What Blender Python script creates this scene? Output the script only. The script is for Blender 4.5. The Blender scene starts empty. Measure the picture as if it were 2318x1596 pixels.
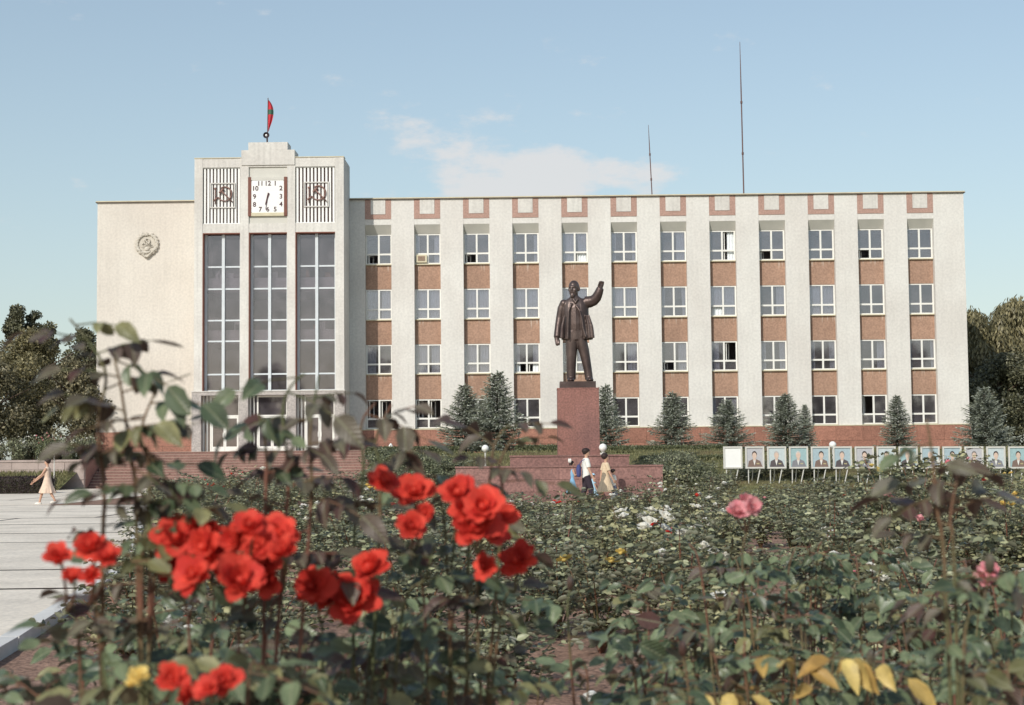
import bpy, bmesh, math, random
import numpy as np
from mathutils import Vector, Matrix, Euler
rnd = random.Random(7)
SC = bpy.context.scene
COL = SC.collection
R = math.radians

# ------------------------------------------------------------------ camera
F, CX, CY = 3600.0, 1158.5, 798.0          # photo measured on a 2317 x 1596 grid
EYE = Vector((0, 0, 1.6))
CAMR = Matrix.Rotation(R(0.8), 3, 'Z') @ Matrix.Rotation(R(90 + 3.75), 3, 'X') @ Matrix.Rotation(R(-0.55), 3, 'Z')
cd = bpy.data.cameras.new('camera'); cam = bpy.data.objects.new('camera', cd); COL.objects.link(cam)
cam.matrix_world = Matrix.Translation(EYE) @ CAMR.to_4x4()
cd.sensor_width = 36; cd.lens = F / 2317 * 36; cd.clip_start = 0.05; cd.clip_end = 6000
cd.dof.use_dof = True; cd.dof.focus_distance = 62; cd.dof.aperture_fstop = 7.5
SC.camera = cam

# ------------------------------------------------------------------ sky, sun, exposure
SUN_EL, SUN_AZ = 33.0, 27.0                 # sun behind the camera, to its left
sdir = Vector((-math.sin(R(SUN_AZ)) * math.cos(R(SUN_EL)), -math.cos(R(SUN_AZ)) * math.cos(R(SUN_EL)), math.sin(R(SUN_EL))))
w = bpy.data.worlds.new('World'); SC.world = w; w.use_nodes = True
wn, wl = w.node_tree.nodes, w.node_tree.links
wn.clear()
wo = wn.new('ShaderNodeOutputWorld'); bg = wn.new('ShaderNodeBackground'); bg.inputs["Strength"].default_value = 0.125
sky = wn.new('ShaderNodeTexSky'); sky.sky_type = 'NISHITA'; sky.sun_disc = False
sky.sun_elevation = R(SUN_EL); sky.sun_rotation = R(180 + SUN_AZ)
sky.altitude = 100; sky.air_density = 1.2; sky.dust_density = 1.0; sky.ozone_density = 1.2
tc = wn.new('ShaderNodeTexCoord')
mp = wn.new('ShaderNodeMapping'); mp.inputs['Scale'].default_value = (1, 1, 2.2)
wl.new(tc.outputs['Generated'], mp.inputs['Vector'])
cn = wn.new('ShaderNodeTexNoise'); cn.inputs['Scale'].default_value = 21; cn.inputs['Detail'].default_value = 8; cn.inputs['Roughness'].default_value = 0.58
wl.new(mp.outputs['Vector'], cn.inputs['Vector'])
def cloud_at(px, py, k, amp):                    # a bank of cloud standing in that direction
    d = (CAMR @ Vector(((px - CX) / F, (CY - py) / F, -1))).normalized()
    sub = wn.new('ShaderNodeVectorMath'); sub.operation = 'SUBTRACT'; wl.new(tc.outputs['Generated'], sub.inputs[0]); sub.inputs[1].default_value = d
    sc = wn.new('ShaderNodeVectorMath'); sc.operation = 'MULTIPLY'; wl.new(sub.outputs[0], sc.inputs[0]); sc.inputs[1].default_value = k
    ln = wn.new('ShaderNodeVectorMath'); ln.operation = 'LENGTH'; wl.new(sc.outputs[0], ln.inputs[0])
    mr = wn.new('ShaderNodeMapRange'); mr.interpolation_type = 'SMOOTHSTEP'
    mr.inputs[1].default_value = 0; mr.inputs[2].default_value = 1; mr.inputs[3].default_value = amp; mr.inputs[4].default_value = 0
    wl.new(ln.outputs['Value'], mr.inputs[0]); return mr.outputs[0]
def madd(a, b):
    m = wn.new('ShaderNodeMath'); m.operation = 'ADD'; wl.new(a, m.inputs[0]); wl.new(b, m.inputs[1]); return m.outputs[0]
acc = madd(madd(cloud_at(965, 288, (12, 12, 40), .27), cloud_at(1195, 412, (8.5, 8.5, 25), .46)), cn.outputs['Fac'])
cr = wn.new('ShaderNodeMapRange'); cr.interpolation_type = 'SMOOTHSTEP'
cr.inputs[1].default_value = 0.63; cr.inputs[2].default_value = 0.84; cr.inputs[3].default_value = 0; cr.inputs[4].default_value = 0.75
wl.new(acc, cr.inputs[0])
vl = wn.new('ShaderNodeMixRGB'); vl.inputs['Fac'].default_value = 0.34; vl.inputs['Color2'].default_value = (4.6, 5.5, 5.7, 1)   # thin high veil
sz_n = wn.new('ShaderNodeSeparateXYZ'); wl.new(tc.outputs['Generated'], sz_n.inputs[0])      # the veil thins towards the zenith with the shorter path through the air
za = wn.new('ShaderNodeMath'); za.operation = 'ABSOLUTE'; wl.new(sz_n.outputs['Z'], za.inputs[0])
zb = wn.new('ShaderNodeMath'); zb.operation = 'ADD'; wl.new(za.outputs[0], zb.inputs[0]); zb.inputs[1].default_value = 0.12
zd = wn.new('ShaderNodeMath'); zd.operation = 'DIVIDE'; zd.inputs[0].default_value = 0.115; wl.new(zb.outputs[0], zd.inputs[1])
zm = wn.new('ShaderNodeMath'); zm.operation = 'MINIMUM'; wl.new(zd.outputs[0], zm.inputs[0]); zm.inputs[1].default_value = 0.5; wl.new(zm.outputs[0], vl.inputs['Fac'])
wl.new(sky.outputs[0], vl.inputs['Color1'])
mx = wn.new('ShaderNodeMixRGB'); mx.inputs['Color2'].default_value = (6.3, 6.1, 6.0, 1)
wl.new(cr.outputs[0], mx.inputs['Fac']); wl.new(vl.outputs[0], mx.inputs['Color1'])
wl.new(mx.outputs[0], bg.inputs['Color']); wl.new(bg.outputs[0], wo.inputs['Surface'])
sl = bpy.data.lights.new('sun', 'SUN'); sl.energy = 3.2; sl.angle = R(0.55); sl.color = (1, 0.95, 0.87)
so = bpy.data.objects.new('sun', sl); COL.objects.link(so)
so.rotation_euler = sdir.to_track_quat('Z', 'Y').to_euler(); so.location = sdir * 200
SC.view_settings.view_transform = 'Standard'; SC.view_settings.look = 'None'
SC.view_settings.exposure = 0.0; SC.view_settings.gamma = 1.0; SC.view_settings.use_curve_mapping = False

# ------------------------------------------------------------------ helpers
def ray(px, py): return CAMR @ Vector(((px - CX) / F, (CY - py) / F, -1))
def at(px, py, Y): d = ray(px, py); return EYE + d * (Y / d.y)
def gr(px, py, Z=0.0): d = ray(px, py); return EYE + d * ((Z - 1.6) / d.z)
def X(px, py, Y): return at(px, py, Y).x
def Zz(px, py, Y): return at(px, py, Y).z
W = {}                                     # world origin of each object while it is built unrotated
def empty(name, loc, label=None, cat=None, group=None, parent=None):
    o = bpy.data.objects.new(name, None); COL.objects.link(o); o.empty_display_size = 0.2
    loc = Vector(loc); W[o] = loc.copy()
    if parent: o.parent = parent; o.location = loc - W[parent]
    else: o.location = loc
    return tag(o, label, cat, group)
def tag(o, label=None, cat=None, group=None, kind=None):
    if label: o['label'] = label
    if cat: o['category'] = cat
    if group: o['group'] = group
    if kind: o['kind'] = kind
    return o
def link(name, me, parent=None, loc=(0, 0, 0), rot=None, sc=None):
    o = bpy.data.objects.new(name, me); COL.objects.link(o); loc = Vector(loc); W[o] = loc.copy()
    if parent: o.parent = parent; o.location = loc - W[parent]
    else: o.location = loc
    if rot is not None: o.rotation_euler = rot
    if sc is not None: o.scale = (sc, sc, sc) if isinstance(sc, (int, float)) else sc
    return o
class MB:
    def __init__(s): s.v = []; s.f = []
    def quad(s, *p):
        b = len(s.v); s.v += [tuple(q) for q in p]; s.f.append(tuple(range(b, b + len(p)))); return s
    def box(s, x0, x1, y0, y1, z0, z1):
        b = len(s.v)
        s.v += [(x0, y0, z0), (x1, y0, z0), (x1, y1, z0), (x0, y1, z0), (x0, y0, z1), (x1, y0, z1), (x1, y1, z1), (x0, y1, z1)]
        for q in ((0, 3, 2, 1), (4, 5, 6, 7), (0, 1, 5, 4), (1, 2, 6, 5), (2, 3, 7, 6), (3, 0, 4, 7)): s.f.append(tuple(b + i for i in q))
        return s
    def prism(s, poly, y0, y1):                # polygon in x,z (counter-clockwise seen from -y), extruded along y
        n = len(poly); b = len(s.v)
        s.v += [(x, y0, z) for x, z in poly] + [(x, y1, z) for x, z in poly]
        s.f.append(tuple(range(b, b + n))); s.f.append(tuple(range(b + 2 * n - 1, b + n - 1, -1)))
        for i in range(n): j = (i + 1) % n; s.f.append((b + i, b + n + i, b + n + j, b + j))
        return s
    def tube(s, pts, rad, n=8, cap=True):
        pts = [Vector(p) for p in pts]
        if not isinstance(rad, (list, tuple)): rad = [rad] * len(pts)
        b = len(s.v); up = None
        for i, p in enumerate(pts):
            t = (pts[min(i + 1, len(pts) - 1)] - pts[max(i - 1, 0)])
            t = t.normalized() if t.length > 1e-9 else Vector((0, 0, 1))
            if up is None:
                up = Vector((0, 0, 1)) if abs(t.z) < 0.9 else Vector((0, 1, 0))
            u = t.cross(up); u = u.normalized() if u.length > 1e-6 else t.orthogonal().normalized()
            v = u.cross(t).normalized(); up = v
            r = rad[i]; r = r if isinstance(r, (tuple, list)) else (r, r)
            for k in range(n):
                a = 2 * math.pi * k / n; s.v.append(tuple(p + u * (math.cos(a) * r[0]) + v * (math.sin(a) * r[1])))
        for i in range(len(pts) - 1):
            for k in range(n):
                k2 = (k + 1) % n; s.f.append((b + i * n + k, b + i * n + k2, b + (i + 1) * n + k2, b + (i + 1) * n + k))
        if cap:
            s.f.append(tuple(b + k for k in range(n - 1, -1, -1))); e = b + (len(pts) - 1) * n; s.f.append(tuple(e + k for k in range(n)))
        return s
    def ell(s, c, r, nu=16, nv=10):
        b = len(s.v)
        for j in range(nv + 1):
            t = math.pi * j / nv
            for i in range(nu):
                a = 2 * math.pi * i / nu
                s.v.append((c[0] + r[0] * math.sin(t) * math.cos(a), c[1] + r[1] * math.sin(t) * math.sin(a), c[2] + r[2] * math.cos(t)))
        for j in range(nv):
            for i in range(nu):
                i2 = (i + 1) % nu; s.f.append((b + j * nu + i, b + (j + 1) * nu + i, b + (j + 1) * nu + i2, b + j * nu + i2))
        return s
    def loft(s, secs, n=24, a0=0.0, a1=2 * math.pi, thick=None):   # secs: (cx, cy, z, rx, ry)
        b = len(s.v); closed = abs(a1 - a0 - 2 * math.pi) < 1e-6
        m = n if closed else n + 1
        for (cx, cy, z, rx, ry) in secs:
            for k in range(m):
                a = a0 + (a1 - a0) * k / n; s.v.append((cx + rx * math.cos(a), cy + ry * math.sin(a), z))
        L = len(secs)
        for i in range(L - 1):
            for k in range(n):
                k2 = (k + 1) % m; s.f.append((b + i * m + k, b + i * m + k2, b + (i + 1) * m + k2, b + (i + 1) * m + k))
        if closed:
            s.f.append(tuple(b + k for k in range(n - 1, -1, -1))); e = b + (L - 1) * m; s.f.append(tuple(e + k for k in range(n)))
        elif thick:
            c = len(s.v)
            for (cx, cy, z, rx, ry) in secs:
                for k in range(m):
                    a = a0 + (a1 - a0) * k / n; s.v.append((cx + (rx - thick) * math.cos(a), cy + (ry - thick) * math.sin(a), z))
            for i in range(L - 1):
                for k in range(n):
                    s.f.append((c + i * m + k, c + (i + 1) * m + k, c + (i + 1) * m + k + 1, c + i * m + k + 1))
                for k in (0, n):
                    q = (b + i * m + k, b + (i + 1) * m + k, c + (i + 1) * m + k, c + i * m + k); s.f.append(q if k == 0 else q[::-1])
            for i in (0, L - 1):
                for k in range(n):
                    q = (b + i * m + k, c + i * m + k, c + i * m + k + 1, b + i * m + k + 1); s.f.append(q if i == 0 else q[::-1])
        return s
    def xf(s, M, start=0):
        for i in range(start, len(s.v)): s.v[i] = tuple(M @ Vector(s.v[i]))
        return s
    def mesh(s, name, mat, smooth=False, off=Vector((0, 0, 0))):
        me = bpy.data.meshes.new(name); me.from_pydata([(a - off.x, b - off.y, c - off.z) for a, b, c in s.v], [], s.f)
        if mat: me.materials.append(mat)
        if smooth: me.shade_smooth()
        me.update(); return me
    def build(s, name, mat, parent=None, smooth=False, org=None):
        a = np.array(s.v)
        if org is None: mn, mxx = a.min(0), a.max(0); org = Vector(((mn[0] + mxx[0]) / 2, (mn[1] + mxx[1]) / 2, mn[2]))
        org = Vector(org)
        return link(name, s.mesh(name, mat, smooth, org), parent, org)
def np_mesh(name, v, faces, mat, smooth=False, val=None):
    me = bpy.data.meshes.new(name); v = np.asarray(v, dtype=np.float32); faces = np.asarray(faces, dtype=np.int32)
    n, k = faces.shape
    me.vertices.add(len(v)); me.vertices.foreach_set('co', v.ravel())
    me.loops.add(n * k); me.loops.foreach_set('vertex_index', faces.ravel())
    me.polygons.add(n); me.polygons.foreach_set('loop_start', np.arange(0, n * k, k, dtype=np.int32)); me.polygons.foreach_set('loop_total', np.full(n, k, dtype=np.int32))
    if val is not None:
        at_ = me.attributes.new('v', 'FLOAT', 'FACE'); at_.data.foreach_set('value', np.asarray(val, dtype=np.float32))
    if mat: me.materials.append(mat)
    me.update(calc_edges=True)
    if smooth: me.shade_smooth()
    return me
def fuse(mb, name, mat, voxel, smooth_it=4, parent=None, org=None):     # union of overlapping pieces as one continuous surface
    me = mb.mesh(name, None, False, Vector(org) if org is not None else Vector((0, 0, 0)))
    t = bpy.data.objects.new('tmp', me); COL.objects.link(t)
    m = t.modifiers.new('r', 'REMESH'); m.mode = 'VOXEL'; m.voxel_size = voxel; m.use_smooth_shade = True
    if smooth_it: s = t.modifiers.new('s', 'SMOOTH'); s.factor = 0.5; s.iterations = smooth_it
    dg = bpy.context.evaluated_depsgraph_get(); dg.update()
    out = bpy.data.meshes.new_from_object(t.evaluated_get(dg)); out.name = name
    bpy.data.objects.remove(t); out.materials.clear(); out.materials.append(mat); out.shade_smooth()
    return link(name, out, parent, org if org is not None else (0, 0, 0))

# ------------------------------------------------------------------ materials
def nodes(name):
    m = bpy.data.materials.new(name); m.use_nodes = True; nt = m.node_tree; return m, nt.nodes, nt.links, nt.nodes['Principled BSDF']
def pm(name, base, var=0.12, scale=3.0, rough=0.75, bump=0.0, bscale=40, spec=0.3, metal=0.0, tint=None, speck=0.0, spscale=60, streak=0.0, objvar=0.0):
    m, n, l, b = nodes(name)
    b.inputs['Roughness'].default_value = rough; b.inputs['Specular IOR Level'].default_value = spec; b.inputs['Metallic'].default_value = metal
    g = n.new('ShaderNodeNewGeometry')
    t = n.new('ShaderNodeTexNoise'); t.inputs['Scale'].default_value = scale; t.inputs['Detail'].default_value = 6; l.new(g.outputs['Position'], t.inputs['Vector'])
    r = n.new('ShaderNodeMapRange'); r.inputs[1].default_value = 0.3; r.inputs[2].default_value = 0.7; r.inputs[3].default_value = 1 - var; r.inputs[4].default_value = 1 + var; l.new(t.outputs['Fac'], r.inputs[0])
    fac = r.outputs[0]
    def mul(a, bb):
        q = n.new('ShaderNodeMath'); q.operation = 'MULTIPLY'; l.new(a, q.inputs[0]); l.new(bb, q.inputs[1]); return q.outputs[0]
    if speck:
        t2 = n.new('ShaderNodeTexNoise'); t2.inputs['Scale'].default_value = spscale; t2.inputs['Detail'].default_value = 2; l.new(g.outputs['Position'], t2.inputs['Vector'])
        r2 = n.new('ShaderNodeMapRange'); r2.inputs[1].default_value = 0.35; r2.inputs[2].default_value = 0.65; r2.inputs[3].default_value = 1 - speck; r2.inputs[4].default_value = 1 + speck; l.new(t2.outputs['Fac'], r2.inputs[0]); fac = mul(fac, r2.outputs[0])
    if streak:
        mp_ = n.new('ShaderNodeMapping'); mp_.inputs['Scale'].default_value = (3.2, 3.2, 0.12); l.new(g.outputs['Position'], mp_.inputs['Vector'])
        t3 = n.new('ShaderNodeTexNoise'); t3.inputs['Scale'].default_value = 1.6; t3.inputs['Detail'].default_value = 5; l.new(mp_.outputs[0], t3.inputs['Vector'])
        r3 = n.new('ShaderNodeMapRange'); r3.inputs[1].default_value = 0.35; r3.inputs[2].default_value = 0.55; r3.inputs[3].default_value = 1 - streak; r3.inputs[4].default_value = 1.0; l.new(t3.outputs['Fac'], r3.inputs[0]); fac = mul(fac, r3.outputs[0])
    if objvar:
        oi = n.new('ShaderNodeObjectInfo'); r4 = n.new('ShaderNodeMapRange'); r4.inputs[3].default_value = 1 - objvar; r4.inputs[4].default_value = 1 + objvar; l.new(oi.outputs['Random'], r4.inputs[0]); fac = mul(fac, r4.outputs[0])
    c = n.new('ShaderNodeMixRGB'); c.blend_type = 'MULTIPLY'; c.inputs['Fac'].default_value = 1; c.inputs['Color1'].default_value = (*base, 1)
    if tint:
        tm = n.new('ShaderNodeMixRGB'); tm.inputs['Color1'].default_value = (*base, 1); tm.inputs['Color2'].default_value = (*tint, 1)
        t5 = n.new('ShaderNodeTexNoise'); t5.inputs['Scale'].default_value = scale * 0.37; t5.inputs['Detail'].default_value = 4; l.new(g.outputs['Position'], t5.inputs['Vector'])
        r5 = n.new('ShaderNodeMapRange'); r5.inputs[1].default_value = 0.4; r5.inputs[2].default_value = 0.65; l.new(t5.outputs['Fac'], r5.inputs[0]); l.new(r5.outputs[0], tm.inputs['Fac']); l.new(tm.outputs[0], c.inputs['Color1'])
    l.new(fac, c.inputs['Color2']); l.new(c.outputs[0], b.inputs['Base Color'])
    if bump:
        bn = n.new('ShaderNodeTexNoise'); bn.inputs['Scale'].default_value = bscale; bn.inputs['Detail'].default_value = 5; l.new(g.outputs['Position'], bn.inputs['Vector'])
        bu = n.new('ShaderNodeBump'); bu.inputs['Strength'].default_value = bump; bu.inputs['Distance'].default_value = 0.02; l.new(bn.outputs['Fac'], bu.inputs['Height']); l.new(bu.outputs[0], b.inputs['Normal'])
    return m
def leafmat(name, c0, c1, back=None, rough=0.45, spec=0.5, trans=0.25, attr='v', objrand=False, blotch=0.0):
    m, n, l, b = nodes(name)
    b.inputs['Roughness'].default_value = rough; b.inputs['Specular IOR Level'].default_value = spec
    if objrand: src = n.new('ShaderNodeObjectInfo').outputs['Random']
    else: a = n.new('ShaderNodeAttribute'); a.attribute_name = attr; src = a.outputs['Fac']
    mxx = n.new('ShaderNodeMixRGB'); mxx.inputs['Color1'].default_value = (*c0, 1); mxx.inputs['Color2'].default_value = (*c1, 1); l.new(src, mxx.inputs['Fac'])
    col = mxx.outputs[0]
    g = n.new('ShaderNodeNewGeometry')
    if blotch:
        t = n.new('ShaderNodeTexNoise'); t.inputs['Scale'].default_value = 45; t.inputs['Detail'].default_value = 4; l.new(g.outputs['Position'], t.inputs['Vector'])
        rr = n.new('ShaderNodeMapRange'); rr.inputs[1].default_value = 0.3; rr.inputs[2].default_value = 0.7; rr.inputs[3].default_value = 1 - blotch; rr.inputs[4].default_value = 1 + blotch; l.new(t.outputs['Fac'], rr.inputs[0])
        q = n.new('ShaderNodeMixRGB'); q.blend_type = 'MULTIPLY'; q.inputs['Fac'].default_value = 1; l.new(col, q.inputs['Color1']); l.new(rr.outputs[0], q.inputs['Color2']); col = q.outputs[0]
    if back:
        bm_ = n.new('ShaderNodeMixRGB'); l.new(g.outputs['Backfacing'], bm_.inputs['Fac']); l.new(col, bm_.inputs['Color1']); bm_.inputs['Color2'].default_value = (*back, 1); col = bm_.outputs[0]
    l.new(col, b.inputs['Base Color'])
    if trans:
        tr = n.new('ShaderNodeBsdfTranslucent'); l.new(col, tr.inputs['Color'])
        ms = n.new('ShaderNodeMixShader'); ms.inputs['Fac'].default_value = trans; l.new(b.outputs[0], ms.inputs[1]); l.new(tr.outputs[0], ms.inputs[2]); l.new(ms.outputs[0], n['Material Output'].inputs['Surface'])
    return m
def glassmat(name, refl=0.16, tint=(0.8, 0.8, 0.84), pane_lift=(.10, .26)):
    m, n, l, b = nodes(name); n.remove(b)
    t = n.new('ShaderNodeBsdfTransparent'); t.inputs['Color'].default_value = (*tint, 1)
    g = n.new('ShaderNodeBsdfGlossy'); g.inputs['Roughness'].default_value = 0.03; g.inputs['Color'].default_value = (0.95, 0.95, 1, 1)
    fr = n.new('ShaderNodeFresnel'); fr.inputs['IOR'].default_value = 1.5
    ad = n.new('ShaderNodeMath'); ad.operation = 'ADD'; ad.use_clamp = True; l.new(fr.outputs[0], ad.inputs[0]); ad.inputs[1].default_value = refl - 0.04
    df = n.new('ShaderNodeBsdfDiffuse'); df.inputs['Color'].default_value = (.46, .42, .45, 1)      # painted lift: grey mixed in to brighten the dark panes
    gg = n.new('ShaderNodeNewGeometry'); tn = n.new('ShaderNodeTexNoise'); tn.inputs['Scale'].default_value = 1.3; l.new(gg.outputs['Position'], tn.inputs['Vector']); rm = n.new('ShaderNodeMapRange'); rm.inputs[1].default_value = .3; rm.inputs[2].default_value = .7; rm.inputs[3].default_value = pane_lift[0]; rm.inputs[4].default_value = pane_lift[1]; l.new(tn.outputs['Fac'], rm.inputs[0])
    m0 = n.new('ShaderNodeMixShader'); l.new(rm.outputs[0], m0.inputs['Fac']); l.new(t.outputs[0], m0.inputs[1]); l.new(df.outputs[0], m0.inputs[2]); t = m0
    ms = n.new('ShaderNodeMixShader'); l.new(ad.outputs[0], ms.inputs['Fac']); l.new(t.outputs[0], ms.inputs[1]); l.new(g.outputs[0], ms.inputs[2])
    l.new(ms.outputs[0], n['Material Output'].inputs['Surface']); return m

M = {}
M['stucco'] = pm('white_stucco', (0.72, 0.70, 0.655), 0.035, 0.7, 0.9, 0.5, 30, 0.15, tint=(0.665, 0.635, 0.59), speck=0.055, spscale=7, streak=0.035)
M['cream'] = pm('cream_stucco', (0.70, 0.655, 0.585), 0.04, 0.5, 0.9, 0.5, 30, 0.15, tint=(0.655, 0.60, 0.53), speck=0.055, spscale=7, streak=0.04)
M['tower'] = pm('pale_plaster', (0.71, 0.69, 0.64), 0.04, 0.9, 0.85, 0.4, 30, 0.2, tint=(0.62, 0.59, 0.545), speck=0.055, spscale=7, streak=0.10)
M['panel'] = pm('brown_render', (0.40, 0.255, 0.185), 0.07, 1.2, 0.9, 0.7, 45, 0.15, speck=0.14, spscale=9, objvar=0.06, streak=0.05)
def drips(m):
    n, l = m.node_tree.nodes, m.node_tree.links; b = n['Principled BSDF']; old = b.inputs['Base Color'].links[0].from_socket
    tc_ = n.new('ShaderNodeTexCoord'); sx = n.new('ShaderNodeSeparateXYZ'); l.new(tc_.outputs['Generated'], sx.inputs[0]); g_ = n.new('ShaderNodeNewGeometry')
    mp_ = n.new('ShaderNodeMapping'); mp_.inputs['Scale'].default_value = (9, 9, .25); l.new(g_.outputs['Position'], mp_.inputs['Vector']); t_ = n.new('ShaderNodeTexNoise'); t_.inputs['Scale'].default_value = 1.0; t_.inputs['Detail'].default_value = 3; l.new(mp_.outputs[0], t_.inputs['Vector'])
    a_ = n.new('ShaderNodeMath'); a_.operation = 'MULTIPLY_ADD'; l.new(sx.outputs['Z'], a_.inputs[0]); a_.inputs[1].default_value = .55; a_.inputs[2].default_value = -.40
    s_ = n.new('ShaderNodeMath'); s_.operation = 'ADD'; l.new(a_.outputs[0], s_.inputs[0]); l.new(t_.outputs['Fac'], s_.inputs[1])
    r_ = n.new('ShaderNodeMapRange'); r_.inputs[1].default_value = .66; r_.inputs[2].default_value = .76; r_.inputs[4].default_value = .55; l.new(s_.outputs[0], r_.inputs[0])
    x_ = n.new('ShaderNodeMixRGB'); l.new(r_.outputs[0], x_.inputs['Fac']); l.new(old, x_.inputs['Color1']); x_.inputs['Color2'].default_value = (.60, .52, .44, 1); l.new(x_.outputs[0], b.inputs['Base Color'])
drips(M['panel'])
M['ubrown'] = pm('frieze_brown', (0.44, 0.285, 0.235), 0.06, 1.2, 0.9, 0.4, 45, 0.15, speck=0.12, spscale=10)
M['soffit'] = pm('soffit_shade_grey', (0.60, 0.585, 0.53), 0.05, 1.5, 0.9, 0.2, 30, 0.15)  # greyer than the walls: shade of the downward slope put into the colour
M['granite'] = pm('red_granite', (0.33, 0.155, 0.108), 0.12, 2.0, 0.5, 0.1, 60, 0.4, speck=0.20, spscale=12, objvar=0.13)
M['granite_p'] = pm('pedestal_granite', (0.27, 0.125, 0.100), 0.10, 1.1, 0.45, 0.1, 60, 0.45, speck=0.22, spscale=16, tint=(0.20, 0.10, 0.088), streak=0.10)
M['granite_b'] = pm('base_granite', (0.235, 0.125, 0.108), 0.12, 1.5, 0.6, 0.15, 50, 0.35, speck=0.22, spscale=16, objvar=0.14)
M['greygran'] = pm('grey_granite', (0.42, 0.385, 0.36), 0.08, 2.0, 0.7, 0.2, 50, 0.3, speck=0.18, spscale=11)
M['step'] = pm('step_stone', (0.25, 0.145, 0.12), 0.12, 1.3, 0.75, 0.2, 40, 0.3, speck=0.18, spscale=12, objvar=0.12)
M['pale_tread'] = pm('pale_step_tread', (0.46, 0.345, 0.285), 0.12, 1.3, 0.7, 0.1, 40, 0.3)  # treads a paler tone than the risers
M['whitepaint'] = pm('white_window_paint', (0.80, 0.79, 0.74), 0.04, 3, 0.5, 0, spec=0.4)
M['alu'] = pm('pale_metal_frame', (0.62, 0.66, 0.68), 0.05, 3, 0.4, 0, spec=0.5)
M['reveal'] = pm('brown_reveal', (0.26, 0.115, 0.085), 0.08, 2, 0.85)
M['glass'] = glassmat('window_glass', 0.14, (0.86, 0.86, 0.9), (.05, .16))
M['darkglass'] = glassmat('tower_glass', 0.10, (0.80, 0.76, 0.79), (.05, .15))
M['inside'] = pm('room_wall', (0.30, 0.27, 0.27), 0.12, 0.8, 0.9)
M['insidewhite'] = pm('room_white', (0.62, 0.63, 0.63), 0.08, 1.2, 0.9)
M['curtain'] = pm('white_net_curtain', (0.78, 0.82, 0.84), 0.05, 4, 0.9, 0.3, 20)
M['roofmetal'] = pm('roof_metal', (0.16, 0.13, 0.10), 0.1, 2, 0.6)
M['roofedge'] = pm('roof_edge', (0.62, 0.56, 0.40), 0.1, 2, 0.6)
M['bronze'] = pm('dark_bronze', (0.085, 0.058, 0.052), 0.22, 3.0, 0.42, 0.35, 14, 0.5, metal=0.55, tint=(0.135, 0.10, 0.088))
M['emblem'] = pm('emblem_plaster', (0.58, 0.535, 0.46), 0.10, 6, 0.8, 0.3, 40, 0.2)
M['white'] = pm('white_enamel', (0.84, 0.84, 0.81), 0.02, 4, 0.4, 0, spec=0.4)
M['globe'] = pm('opal_globe', (0.86, 0.85, 0.80), 0.03, 6, 0.3, 0, spec=0.5)
M['polewhite'] = pm('white_pole_paint', (0.60, 0.59, 0.54), 0.06, 5, 0.5)
M['black'] = pm('black_paint', (0.035, 0.025, 0.03), 0.1, 5, 0.5)
M['clockframe'] = pm('clock_frame_brown', (0.18, 0.07, 0.05), 0.1, 4, 0.5)
M['numeral'] = pm('numeral_dark', (0.075, 0.03, 0.035), 0.05, 5, 0.6)
M['finblack'] = pm('grille_back', (0.20, 0.075, 0.07), 0.1, 2, 0.9)
M['flagred'] = pm('flag_red', (0.55, 0.045, 0.06), 0.12, 6, 0.8)
M['flaggreen'] = pm('flag_green', (0.06, 0.14, 0.09), 0.1, 6, 0.8)
M['mast'] = pm('mast_steel', (0.15, 0.085, 0.075), 0.1, 5, 0.6)
M['soil'] = pm('garden_soil', (0.29, 0.185, 0.138), 0.35, 3.0, 0.95, 1.0, 18, 0.1, speck=0.35, spscale=30)
M['concrete'] = pm('plaza_concrete', (0.80, 0.715, 0.60), 0.12, 0.8, 0.9, 0.4, 20, 0.2, tint=(0.71, 0.63, 0.525), speck=0.10, spscale=14, objvar=0.05)
M['tar'] = pm('joint_tar', (0.16, 0.125, 0.12), 0.25, 2.0, 0.9, 0.3, 20, 0.2)
M['kerb'] = pm('kerb_stone', (0.72, 0.70, 0.66), 0.10, 3, 0.85, 0.2, 30, 0.2, objvar=0.06)
M['path'] = pm('pale_path', (0.76, 0.69, 0.58), 0.10, 1.5, 0.9, 0.3, 20, 0.2, speck=0.08)
M['earth'] = pm('far_ground', (0.13, 0.13, 0.075), 0.3, 0.5, 0.95, 0.6, 6, 0.1, tint=(0.16, 0.12, 0.08))
M['lawn'] = pm('lawn', (0.16, 0.165, 0.075), 0.35, 1.5, 0.95, 1.0, 12, 0.1, tint=(0.15, 0.115, 0.06), speck=0.4, spscale=16)
M['wallstone'] = pm('grey_wall_stone', (0.42, 0.34, 0.305), 0.10, 2, 0.85, 0.3, 30, 0.2, speck=0.12, spscale=25, objvar=0.07)
M['bark'] = pm('bark', (0.10, 0.07, 0.055), 0.3, 9, 0.95, 0.8, 18, 0.1)
M['cane'] = pm('rose_cane', (0.20, 0.085, 0.055), 0.35, 14, 0.6, 0.2, 60, 0.35, tint=(0.10, 0.12, 0.05))
M['hedge_core'] = pm('hedge_twigs', (0.045, 0.045, 0.025), 0.3, 8, 0.95)
M['hedge'] = leafmat('hedge_leaf', (0.06, 0.075, 0.035), (0.24, 0.25, 0.13), trans=0.15, rough=0.5)
M['hedge_red'] = leafmat('dark_hedge_leaf', (0.03, 0.02, 0.02), (0.06, 0.035, 0.035), trans=0.1, rough=0.6)
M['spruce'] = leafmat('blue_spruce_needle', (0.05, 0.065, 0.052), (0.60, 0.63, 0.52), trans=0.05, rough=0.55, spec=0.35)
M['tree'] = leafmat('tree_leaf', (0.075, 0.072, 0.04), (0.38, 0.33, 0.19), trans=0.2, rough=0.5)
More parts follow.
